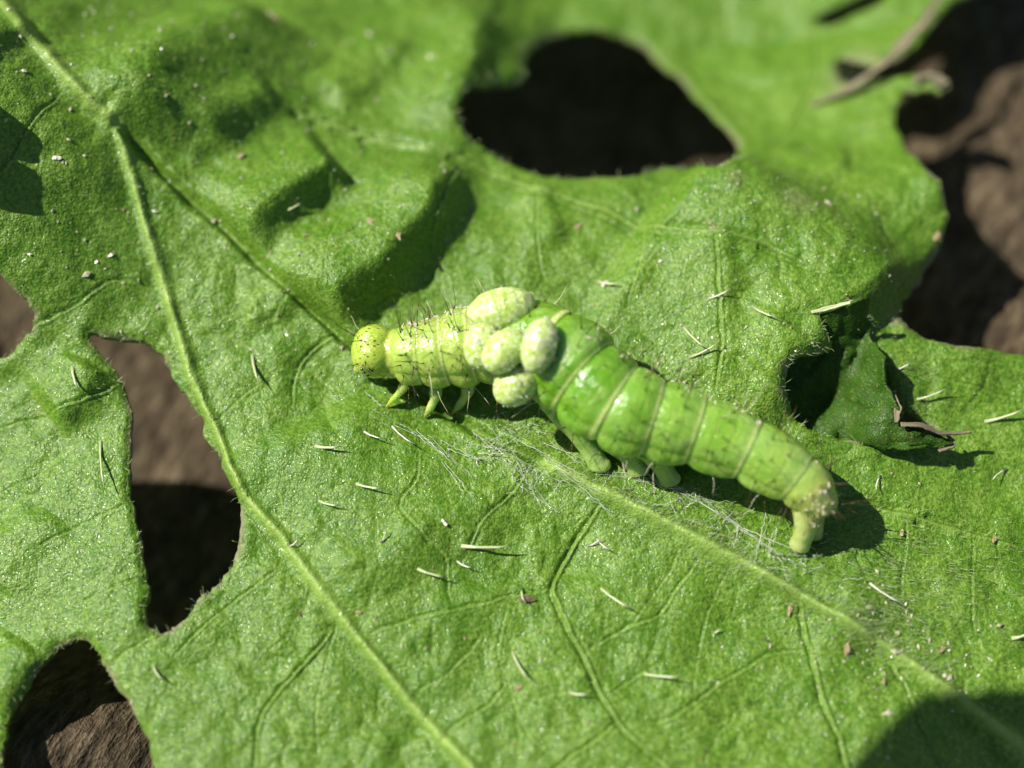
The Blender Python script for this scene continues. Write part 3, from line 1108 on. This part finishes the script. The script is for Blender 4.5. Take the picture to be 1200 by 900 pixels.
# ------------------------------------------------------------------ larvae feeding on its back
def larva_mesh(seed, L, W_, H_):
    def fn(d):
        x = d[0]
        ring = 0.012 * math.cos(x * 22)
        return (1 + ring * (1 - abs(x) ** 3)) * (1 + 0.03 * mnoise.noise(Vector(d * 3.0) + Vector((seed, 0, 0)))
                                                 + 0.010 * mnoise.noise(Vector(d * 11.0) + Vector((seed, 4, 0)))) * (1 - 0.10 * x)
    V, F = blob(np.zeros(3), (L, W_, H_), None, 56, 44, fn)
    # long axis is x: blob poles lie on z, so rings follow x through fn
    s_ = Soup()
    s_.add(V, F)
    return s_.mesh('larva_body'), V


def fluff(V, count, seed):
    r = random.Random(seed)
    s_ = Soup()
    C = V.mean(0)
    for k in range(count):
        p = V[r.randrange(len(V))]
        nrm = Vector(p - C).normalized()
        t = Vector((r.uniform(-1, 1), r.uniform(-1, 1), r.uniform(-1, 1))).cross(nrm).normalized()
        l_ = r.uniform(0.02, 0.07)
        a = Vector(p) + nrm * 0.001
        b = a + (t * 0.9 + nrm * r.uniform(0.0, 0.5)) * l_
        m_ = (a + b) / 2 + nrm * l_ * 0.2
        rad = r.uniform(0.002, 0.0045)
        s_.add(*tube([a, m_, b], [rad, rad, rad * 0.6], 4))
    return s_.mesh('fuzz')


LARV = [  # photograph position, half length, half width, screen angle of the long axis, lift, label
    (592, 362, 0.36, 0.235, 12, 0.10, 'plump pale green larva lying along the crest of the caterpillar, largest of the clump', 0),
    (566, 402, 0.25, 0.20, 80, 0.05, 'pale green larva tucked in on the head side of the clump, half hidden', 1),
    (593, 409, 0.265, 0.205, 48, 0.16, 'pale green larva with whitish fuzz in the middle of the clump on the caterpillar', 2),
    (633, 402, 0.285, 0.185, 75, 0.15, 'crusty whitish green larva standing upright on the tail side of the clump', 3),
    (607, 449, 0.255, 0.215, 40, 0.12, 'pale glossy larva hanging lowest of the clump over the dark shadow beside the belly', 4),
]
right_v = Vector((1, 0, 0))
upv = Vector((0, CT, ST))
for (x, y, L, W_, angd, lift, lab, sd) in LARV:
    L, W_, lift = L * 1.08, W_ * 1.04, lift - 0.05
    loc, nrm = hit_body(x, y)
    if loc is None:
        loc, nrm, fi, ds = bvh.find_nearest(Vector(at_z(x, y, 0.85)))
    toward = (camv - Vector(loc)).normalized()
    c = Vector(loc) + toward * lift
    me_, Vl = larva_mesh(sd * 3.7, L, W_, W_ * 0.95)
    o = link('parasitic_larva', me_, M_LARVA)
    a = math.radians(angd)
    xax = (right_v * math.cos(a) + upv * math.sin(a))
    zax = Vector(nrm) * 0.6 + toward * 0.4
    yax = zax.cross(xax).normalized()
    zax = xax.cross(yax).normalized()
    o.matrix_world = Matrix.Translation(c) @ Matrix((xax, yax, zax)).transposed().to_4x4()
    tag(o, lab, 'larva', 'larvae clustered on the caterpillar')
    f_ = link('fuzz', fluff(Vl, 200 if sd == 3 else 90, sd), M_WHITE, o)
    f_['kind'] = 'stuff'

# ------------------------------------------------------------------ torn flap inside the ragged hole
def grid_patch(rows, nsub=6, noise_amp=0.03, thick=0.05, seed=3):
    R = [catmull(np.array(r), nsub) for r in rows]
    R = np.array(R)
    cols_ = [catmull(R[:, k], nsub) for k in range(R.shape[1])]
    G = np.array(cols_).transpose(1, 0, 2)
    h, w_, _ = G.shape
    for j in range(h):
        for i in range(w_):
            n_ = mnoise.fractal(Vector((G[j, i, 0] * 3, G[j, i, 1] * 3, seed)), 1.0, 2.0, 4)
            n2 = mnoise.noise(Vector((G[j, i, 0] * 9, G[j, i, 1] * 9, seed)))
            G[j, i, 2] += noise_amp * n_ + 0.3 * noise_amp * n2
            G[j, i, 0] += 0.5 * noise_amp * n2
    idx = np.arange(h * w_).reshape(h, w_)
    F = np.stack([idx[:-1, :-1], idx[:-1, 1:], idx[1:, 1:], idx[1:, :-1]], -1).reshape(-1, 4)
    return mesh_from('patch', G.reshape(-1, 3), F)


def lp(x, y, dz):
    return on_leaf(x, y, dz)


rows = [
    [lp(955, 372, -0.10), lp(975, 364, 0.02), lp(1006, 350, 0.20), lp(1014, 352, 0.24)],
    [lp(950, 400, -0.35), lp(978, 392, -0.22), lp(1008, 384, 0.02), lp(1020, 388, 0.12)],
    [lp(905, 415, -0.45), lp(965, 425, -0.30), lp(1010, 412, 0.06), lp(1036, 420, 0.34)],
    [lp(905, 465, -0.50), lp(965, 462, -0.36), lp(1015, 450, 0.05), lp(1046, 458, 0.42)],
    [lp(915, 505, -0.50), lp(970, 494, -0.36), lp(1024, 482, 0.10), lp(1062, 492, 0.40)],
    [lp(935, 530, -0.45), lp(985, 515, -0.28), lp(1034, 510, 0.22), lp(1100, 505, 0.36)],
    [lp(960, 535, -0.50), lp(1010, 522, -0.05), lp(1056, 526, 0.26), lp(1116, 520, 0.30)],
]
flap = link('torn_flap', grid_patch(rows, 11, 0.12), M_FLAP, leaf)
flap['label'] = 'dark flap of torn leaf standing up inside the ragged hole'
so_ = flap.modifiers.new('thick', 'SOLIDIFY')
so_.thickness = 0.04


def strip(name, pts, radii, mat, label=None, twist=1.2):
    """a thin ragged ribbon of dry tissue, curling along its length"""
    P = catmull(np.array(pts), 10)
    n_ = len(P)
    sd = int(abs(P[0, 0] * 100))
    L_ = np.arange(n_)
    r = np.interp(np.linspace(0, 1, n_), np.linspace(0, 1, len(radii)), radii)
    T = np.gradient(P, axis=0)
    T /= np.linalg.norm(T, axis=1)[:, None] + 1e-9
    m_ = 7
    V = []
    for i in range(n_):
        sv = np.cross(T[i], (0, 0, 1.0))
        sv /= np.linalg.norm(sv) + 1e-9
        uv = np.cross(sv, T[i])
        tw = twist * math.sin(i / n_ * 2.5 + sd) * 0.5
        for k in range(m_):
            t = k / (m_ - 1) * 2 - 1
            rag = 1 + 0.5 * float(fbm(np.array([i * 0.45]), np.array([3.0 * (t > 0)]), sd, 3)[0])
            w_ = t * r[i] * rag
            curl = 0.5 * r[i] * (t * t - 0.4) + 0.12 * r[i] * mnoise.noise(Vector((i * 0.5, t * 3, sd)))
            V.append(P[i] + sv * (w_ * math.cos(tw)) + uv * (w_ * math.sin(tw) + curl))
    idx = np.arange(n_ * m_).reshape(n_, m_)
    F = np.stack([idx[:-1, :-1], idx[:-1, 1:], idx[1:, 1:], idx[1:, :-1]], -1).reshape(-1, 4)
    o = link(name, mesh_from(name, np.array(V), F), mat, leaf)
    so2 = o.modifiers.new('thick', 'SOLIDIFY')
    so2.thickness = 0.02
    if label:
        o['label'] = label
    return o


strip('dry_edge', [lp(1048, 462, 0.36), lp(1052, 480, 0.42), lp(1050, 495, 0.40)], [0.015, 0.03, 0.012], M_DRY)
strip('dry_edge', [lp(1056, 497, 0.44), lp(1080, 498, 0.48), lp(1100, 506, 0.40), lp(1122, 507, 0.36), lp(1138, 505, 0.38)], [0.015, 0.03, 0.026, 0.014, 0.006], M_DRY)
strip('dry_edge', [lp(951, 366, 0.03), lp(975, 360, 0.10), lp(1009, 350, 0.24)], [0.007, 0.016, 0.010], M_HAIR)
strip('dry_edge', [lp(1110, 508, 0.30), lp(1116, 520, 0.30), lp(1100, 528, 0.25)], [0.012, 0.03, 0.012], M_DRY)
strip('dry_shred', [lp(1108, -20, 0.55), lp(1085, 20, 0.50), lp(1062, 48, 0.40), lp(1030, 78, 0.28), lp(992, 104, 0.12), lp(950, 122, 0.02)], [0.04, 0.05, 0.09, 0.06, 0.05, 0.02], M_DRY, 'greyish dry shred curling over the upper leaf edge')
strip('dry_shred', [lp(1105, 100, 0.05), lp(1090, 88, 0.08), lp(1070, 94, 0.06)], [0.09, 0.08, 0.03], M_DRY)

# ------------------------------------------------------------------ plant hairs big enough to pick out
def rod_mesh(name, mat, r):
    s_ = Soup()
    s_.add(*tube([(0, 0, -0.02), (0.0, 0, 0.3), (0.02, 0, 0.7), (0.05, 0.01, 1)], [r * 1.5, r, r * 0.9, r * 0.3], 6))
    m = s_.mesh(name)
    m.materials.append(mat)
    return m


RODS = [rod_mesh('leaf_hair', M_HAIR, 0.012), rod_mesh('leaf_hair', M_HAIR, 0.016), rod_mesh('leaf_hair', M_WHITE, 0.009)]
HAIRS = [((370, 523), (398, 528), 1), ((296, 417), (299, 450), 1), ((418, 567), (447, 577), 0), ((374, 587), (396, 597), 0),
         ((447, 636), (456, 622), 0), ((490, 667), (522, 681), 0), ((542, 640), (600, 645), 1), ((705, 690), (738, 718), 0),
         ((802, 384), (824, 411), 0), ((808, 419), (845, 405), 0), ((883, 360), (906, 375), 0), ((1155, 494), (1202, 484), 1),
         ((1075, 468), (1112, 459), 0), ((85, 430), (87, 458), 1), ((118, 518), (117, 572), 0), ((756, 790), (800, 798), 0),
         ((601, 764), (615, 800), 0), ((1020, 684), (1056, 712), 2), ((427, 506), (447, 518), 2), ((460, 500), (482, 524), 2),
         ((536, 658), (552, 670), 2), ((1186, 748), (1214, 744), 1), ((612, 690), (610, 706), 0), ((1048, 434), (1070, 428), 2),
         ((700, 632), (712, 648), 2), ((690, 640), (706, 634), 2), ((1180, 550), (1160, 558), 2), ((336, 246), (356, 240), 0),
         ((700, 330), (722, 336), 1), ((830, 350), (858, 342), 2), ((668, 812), (690, 818), 0), ((836, 742), (846, 740), 0),
         ((180, 780), (186, 800), 0), ((340, 640), (352, 634), 2), ((1032, 558), (1022, 572), 2)]
for (a, b, k) in HAIRS:
    p = Vector(on_leaf(*a))
    nrm = leaf_n(p.x, p.y)
    L2 = math.hypot(b[0] - a[0], b[1] - a[1]) / 100
    q = Vector(on_leaf(b[0], b[1], 0.05 + 0.22 * L2))
    d = q - p
    o = bpy.data.objects.new('leaf_hair', RODS[k])
    col.objects.link(o)
    o.matrix_world = Matrix.Translation(p) @ d.to_track_quat('Z', 'Y').to_matrix().to_4x4() @ Matrix.Diagonal((1, 1, d.length, 1))
    o.parent = leaf

# down of very short hairs: uncountable
def down(count, region, lmin, lmax, seed, bias=(0.6, -0.3), lean=0.9, rmin=0.0014, rmax=0.0030):
    r = random.Random(seed)
    Vs, Fs, k = [], [], 0
    n_ = 0
    while n_ < count:
        px, py = region(r)
        p = at_z(px, py, 0)
        x, y = p[0], p[1]
        if not (xs[0] < x < xs[-1] and ys[0] < y < ys[-1]):
            continue
        bad = False
        for kk, P in polys:
            lo, hi = P.min(0), P.max(0)
            if lo[0] < x < hi[0] and lo[1] < y < hi[1] and inside(np.array([x]), np.array([y]), P)[0]:
                bad = True
                break
        n_ += 1
        if bad or (px > 1050 and py < 420):
            continue
        base = Vector((x, y, leaf_h(x, y) - 0.004))
        nrm = leaf_n(x, y)
        d = nrm + Vector((bias[0] + r.uniform(-lean, lean), bias[1] + r.uniform(-lean, lean), 0))
        d.normalize()
        L_ = r.uniform(lmin, lmax)
        rad = r.uniform(rmin, rmax)
        s1 = d.orthogonal().normalized()
        s2 = d.cross(s1)
        mid = base + d * L_ * 0.5
        tip = base + d * L_ + Vector((r.uniform(-.3, .3), r.uniform(-.3, .3), -0.1)) * L_ * 0.4
        for c_, rr in ((base, rad), (mid, rad * 0.8)):
            for j in range(3):
                an = j * 2.094
                Vs.append(c_ + (s1 * math.cos(an) + s2 * math.sin(an)) * rr)
        Vs.append(tip)
        for j in range(3):
            j2 = (j + 1) % 3
            Fs += [(k + j, k + j2, k + 3 + j2), (k + j, k + 3 + j2, k + 3 + j), (k + 3 + j, k + 3 + j2, k + 6)]
        k += 7
    return mesh_from('down', np.array([tuple(v) for v in Vs]), np.array(Fs))


def reg_all(r):
    return r.uniform(-60, 1260), r.uniform(-60, 960)


def reg_vein(r):
    t = r.random()
    x = 560 + t * 560
    y = 505 + t * 285 + r.gauss(0, 1) * 24
    return x + r.uniform(-10, 10), y


def reg_tail(r):
    return r.gauss(1060, 70), r.gauss(690, 45)


def reg_mid(r):
    return r.gauss(600, 180), r.gauss(600, 60)


edge_pts = np.vstack([P for k, P in polys] + [outer[:190]])


def reg_rim(r):
    p = edge_pts[r.randrange(len(edge_pts))]
    a, b = to_px(p[0] + r.gauss(0, 0.05), p[1] + r.gauss(0, 0.05))
    return a, b


dn = link('down', down(1500, reg_rim, 0.06, 0.15, 8, (0.1, 0.1), 1.2, 0.002, 0.004), M_DOWN, leaf)
dn['kind'] = 'stuff'
dn = link('down', down(500, lambda r: (r.uniform(930, 1100), r.uniform(380, 520)), 0.06, 0.15, 9, (0.3, -0.3), 1.0, 0.002, 0.003), M_DOWN, leaf)
dn['kind'] = 'stuff'
dn = link('down', down(5000, reg_all, 0.03, 0.085, 1), M_DOWN, leaf)
dn['kind'] = 'stuff'
dn = link('down', down(1300, reg_vein, 0.05, 0.15, 2, (0.7, 0.2), 0.8), M_DOWN, leaf)
dn['kind'] = 'stuff'
dn = link('down', down(900, reg_tail, 0.05, 0.16, 3, (0.9, -0.6), 0.5), M_DOWN, leaf)
dn['kind'] = 'stuff'

# ------------------------------------------------------------------ silk around the feet
ss = Soup()
r_ = random.Random(5)


def silk(a, b, rad, z0=0.03, z1=0.03, sag=0.0):
    A_, B_ = on_leaf(a[0], a[1], z0), on_leaf(b[0], b[1], z1)
    pts = []
    n_ = 14
    for i in range(n_ + 1):
        t = i / n_
        p = A_ * (1 - t) + B_ * t
        p = p + np.array([r_.gauss(0, 0.006), r_.gauss(0, 0.006), 0])
        p[2] = max(p[2], leaf_h(p[0], p[1]) + 0.012) + sag * 4 * t * (1 - t)
        pts.append(p)
    ss.add(*tube(pts, [rad * r_.uniform(0.5, 1.3) for _ in pts], 4))


for a, b in [((482, 503), (526, 536)), ((500, 505), (555, 560)), ((520, 545), (548, 584)), ((560, 512), (600, 540)), ((580, 530), (660, 570)), ((610, 565), (656, 597)),
             ((585, 500), (690, 560)), ((640, 540), (700, 575)), ((470, 500), (505, 520)), ((430, 480), (470, 505)), ((425, 462), (452, 476)),
             ((702, 548), (790, 568)), ((745, 553), (830, 590)), ((782, 566), (870, 612)), ((690, 545), (640, 520)), ((790, 570), (900, 640)),
             ((840, 600), (912, 655)), ((880, 620), (936, 646)), ((905, 600), (880, 660)), ((600, 545), (640, 590)), ((520, 520), (560, 545)), ((655, 548), (720, 600))]:
    for k in range(2):
        j = [r_.uniform(-7, 7) for _ in range(4)]
        silk((a[0] + j[0], a[1] + j[1]), (b[0] + j[2], b[1] + j[3]), r_.uniform(0.0015, 0.0035), r_.uniform(0.015, 0.05), r_.uniform(0.015, 0.05))
for k in range(190):
    cx, cy = random.choice([(760, 575), (800, 585), (905, 640), (940, 655), (560, 520), (630, 560), (850, 615), (600, 500)])
    x, y = r_.gauss(cx, 22), r_.gauss(cy, 9)
    silk((x, y), (x + r_.gauss(0, 14), y + r_.gauss(0, 9)), r_.uniform(0.0015, 0.0035), 0.02, r_.uniform(0.02, 0.12))
sk = link('silk_threads', ss.mesh('silk_threads'), M_SILK)
tag(sk, 'fine white silk threads strung over the leaf under the caterpillar', 'silk', kind='stuff')


# ------------------------------------------------------------------ crumbs
def crumb_mesh(seed, mat):
    def fn(d):
        return 1 + 0.85 * mnoise.noise(Vector(d * 1.8) + Vector((seed * 3.1, 1, 2))) + 0.5 * mnoise.noise(Vector(d * 4) + Vector((seed, 1, 2)))
    V, F = blob(np.zeros(3), (1, 0.7, 0.55), None, 9, 6, fn)
    s_ = Soup()
    s_.add(V, F)
    m = s_.mesh('crumb', False)
    m.materials.append(mat)
    return m


CRM = {'tan': [crumb_mesh(i, M_TAN) for i in range(3)], 'brown': [crumb_mesh(i + 5, M_BROWN) for i in range(3)], 'white': [crumb_mesh(i + 9, M_WHITE) for i in range(3)]}
BIG = [  # photograph position, radius, colour, label
    (617, 703, 0.085, 'brown', 'dark brown crumb at the fork of two thin veins below the caterpillar'),
    (352, 720, 0.045, 'brown', 'tiny round brown crumb on the bare leaf beside the long pale vein'),
    (420, 718, 0.05, 'tan', 'tan crumb sitting right on the long pale vein'),
    (992, 762, 0.10, 'tan', 'pinkish tan flake on the leaf below the end of the thick vein'),
    (926, 714, 0.07, 'tan', 'tan crumb where a side vein leaves the thick vein'),
    (898, 750, 0.045, 'brown', 'small brown crumb just below the thick vein'),
    (1104, 762, 0.06, 'tan', 'tan crumb in the hairy hollow beyond the thick vein'),
    (608, 806, 0.06, 'tan', 'pale tan crumb at the foot of a leaning plant hair'),
    (520, 612, 0.055, 'white', 'whitish crumb on the leaf among the silk threads'),
    (434, 260, 0.06, 'tan', 'tan crumb on the sunny fold above the head'),
    (467, 276, 0.06, 'tan', 'orange tan crumb on the crest of the shaded fold'),
    (283, 183, 0.07, 'tan', 'pale orange crumb on the shaded slope beside the dark vein'),
    (360, 276, 0.055, 'tan', 'orange crumb at the lower lip of the dark hollow'),
    (836, 266, 0.05, 'tan', 'tan crumb on the pale vein below the big hole'),
    (678, 265, 0.055, 'tan', 'orange tan crumb on bright leaf under the big hole'),
    (710, 333, 0.085, 'white', 'whitish flat flake on the leaf behind the caterpillar hump'),
    (1098, 278, 0.10, 'tan', 'tan dry crumb on the tip of the leaf lobe edge'),
    (780, 64, 0.07, 'tan', 'tan crumb on the upper rim of the big hole'),
    (323, 22, 0.07, 'tan', 'tan crumb on the blurred far fold of the leaf'),
    (66, 186, 0.06, 'white', 'pale speck on the leaf left of the forking vein'),
    (1165, 633, 0.06, 'tan', 'brownish flake on the leaf beyond the tail'),
    (1057, 625, 0.05, 'tan', 'tan crumb at the edge of the tail shadow'),
]
for i, (x, y, r, k, lab) in enumerate(BIG):
    p = on_leaf(x, y)
    r *= 0.68
    o = bpy.data.objects.new('crumb', CRM[k][i % 3])
    col.objects.link(o)
    o.location = (p[0], p[1], p[2] + r * 0.3)
    o.scale = (r * random.uniform(1.0, 1.7), r * random.uniform(0.6, 1.0), r * random.uniform(0.5, 0.9))
    o.rotation_euler = (0.3 * random.uniform(-1, 1), 0.3 * random.uniform(-1, 1), random.uniform(0, 6.28))
    tag(o, lab, 'crumb', 'crumbs lying on the leaf')


def speck_soup(name, mat, count, region, rmin, rmax, seed):
    r = random.Random(seed)
    Vs, Fs, k = [], [], 0
    base = np.array([(1, 0, 0), (-1, 0, 0), (0, 1, 0), (0, -1, 0), (0, 0, 1), (0, 0, -1)], float)
    fac = [(0, 2, 4), (2, 1, 4), (1, 3, 4), (3, 0, 4), (2, 0, 5), (1, 2, 5), (3, 1, 5), (0, 3, 5)]
    n_ = 0
    while n_ < count:
        px, py = region(r)
        x, y, z = at_z(px, py, 0)
        n_ += 1
        hole = any(inside(np.array([x]), np.array([y]), P)[0] for kk, P in polys) or (px > 1040 and py < 420)
        if hole:
            continue
        rad = r.uniform(rmin, rmax) * (2.0 if r.random() < 0.06 else 1)
        rot = Matrix.Rotation(r.uniform(0, 6.28), 3, 'Z') @ Matrix.Rotation(r.uniform(-.6, .6), 3, 'X')
        pos = np.array([x, y, leaf_h(x, y) + rad * 0.35])
        for b in base:
            v = np.array(rot @ Vector(b * np.array([1.3, 0.8, 0.6]) * rad * r.uniform(0.7, 1.3)))
            Vs.append(v + pos)
        Fs += [tuple(i + k for i in f) for f in fac]
        k += 6
    return link(name, mesh_from(name, np.array(Vs), np.array(Fs), False), mat)


def reg_tl(r):
    return r.uniform(0, 560), r.uniform(0, 420)


def reg_br(r):
    return r.gauss(1040, 80), r.gauss(760, 50)


def reg_r(r):
    return r.uniform(700, 1060), r.uniform(210, 480)


sp1 = speck_soup('white_grains', M_GRAIN, 420, reg_all, 0.005, 0.013, 11)
sp2 = speck_soup('pale_grains', M_GRAIN, 200, reg_tl, 0.010, 0.026, 12)
sp3 = speck_soup('tan_grains', M_TAN, 200, reg_all, 0.008, 0.022, 13)
sp4 = speck_soup('hairy_grains', M_GRAIN, 120, reg_br, 0.010, 0.024, 14)
sp5 = speck_soup('lit_grains', M_GRAIN, 160, reg_r, 0.008, 0.020, 15)
tag(sp1, 'scattered fine white grains all over the leaf', 'grains', kind='stuff')
tag(sp2, 'pale coarser grains on the shaded folds around the forking vein', 'grains', kind='stuff')
tag(sp3, 'scattered tan grains all over the leaf', 'grains', kind='stuff')
tag(sp4, 'whitish grains caught in the hairs past the tail', 'grains', kind='stuff')
tag(sp5, 'whitish grains on the leaf behind the caterpillar', 'grains', kind='stuff')


# ------------------------------------------------------------------ leaf-shaped blocker added out of view to shade the lower right corner
SHADE = [(985, 925), (1005, 898), (1035, 872), (1066, 845), (1090, 820), (1115, 814), (1200, 812), (1290, 830), (1360, 900), (1340, 1010), (1240, 1060), (1100, 1040), (1020, 985)]
H_ = 13.0
k_ = H_ / sun_from.z
ring = catmull([on_leaf(x, y) for x, y in SHADE], 5, True) + np.array(sun_from) * k_
cen = ring.mean(0)
V, F = [], []
m_, nr = len(ring), 10
for j in range(1, nr + 1):
    for i in range(m_):
        p = cen + (ring[i] - cen) * (j / nr)
        p[2] += 0.12 * mnoise.noise(Vector((p[0] * 0.9, p[1] * 0.9, 2.0))) - 0.06 * abs(p[1] - cen[1])
        V.append(p)
V.append(cen.copy())
for j in range(nr - 1):
    for i in range(m_):
        i2 = (i + 1) % m_
        F.append((j * m_ + i, j * m_ + i2, (j + 1) * m_ + i2, (j + 1) * m_ + i))
c0 = len(V) - 1
for i in range(m_):
    F.append((c0, i, (i + 1) % m_, (i + 1) % m_))
s_ = Soup()
s_.add(V, F)
ov = bpy.data.objects.new('shade_blocker', None)
ov.location = (-8.0, -13.0, -3.0)
col.objects.link(ov)
tag(ov, 'added leaf-shaped shade blocker, out of view, on a tall stalk, hanging above the chewed leaf', 'leaf')
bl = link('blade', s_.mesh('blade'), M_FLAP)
th = bl.modifiers.new('thick', 'SOLIDIFY')
th.thickness = 0.05
s2 = Soup()
rt = ring[np.argmin(ring[:, 1])]
s2.add(*tube(catmull([cen + np.array([0, 0, 0.02]), rt + np.array([0, 0, 0.0]), np.array([-6.8, -6.5, 13.0]), np.array([-7.4, -9.5, 11.0]), np.array([-8.0, -13.0, -3.2])], 8), np.linspace(0.04, 0.14, 33), 8))
stl = link('stalk', s2.mesh('stalk'), M_FLAP)  # added stem that carries the unseen blocker
for o in (bl, stl):
    o.parent = ov
    o.matrix_parent_inverse = Matrix.Translation((8.0, 13.0, 3.0))


# ------------------------------------------------------------------ pale fluff and frass clinging along the caterpillar's back
r = random.Random(31)
Vs, Fs, k = [], [], 0
fac = [(0, 2, 4), (2, 1, 4), (1, 3, 4), (3, 0, 4), (2, 0, 5), (1, 2, 5), (3, 1, 5), (0, 3, 5)]
spots = [((r.uniform(468, 565)), 0, 0) for _ in range(150)] + [(r.uniform(690, 900), 1, 0) for _ in range(60)] + [(0, 2, 0) for _ in range(40)]
for (x, t, _) in spots:
    if t == 0:
        y = 386 - (x - 468) * 0.33 + r.gauss(0, 9)
    elif t == 1:
        y = 388 + (x - 690) * 0.53 + r.gauss(0, 6)
    else:
        x, y = r.gauss(962, 10), r.gauss(588, 16)
    loc, nrm = hit_body(x, y)
    if loc is None:
        loc, nrm, fi, ds = bvh.find_nearest(Vector(at_z(x, y, 0.8)))
        if ds > 0.25:
            continue
    rad = r.uniform(0.006, 0.018)
    pos = np.array(loc) + np.array(nrm) * rad * 0.5
    rot = Matrix.Rotation(r.uniform(0, 6.28), 3, 'Z') @ Matrix.Rotation(r.uniform(-1.6, 1.6), 3, 'X')
    st = r.uniform(1.0, 2.8)
    for b in ((1, 0, 0), (-1, 0, 0), (0, 1, 0), (0, -1, 0), (0, 0, 1), (0, 0, -1)):
        v = np.array(rot @ Vector((b[0] * st * rad, b[1] * 0.7 * rad, b[2] * 0.5 * rad))) * r.uniform(0.7, 1.3)
        Vs.append(v + pos)
    Fs += [tuple(i + k for i in f) for f in fac]
    k += 6
fl = link('fluff', mesh_from('fluff', np.array(Vs), np.array(Fs), False), M_BEAD)
tag(fl, 'pale pinkish fluff and crumbs clinging to the back of the caterpillar', 'fluff', kind='stuff')
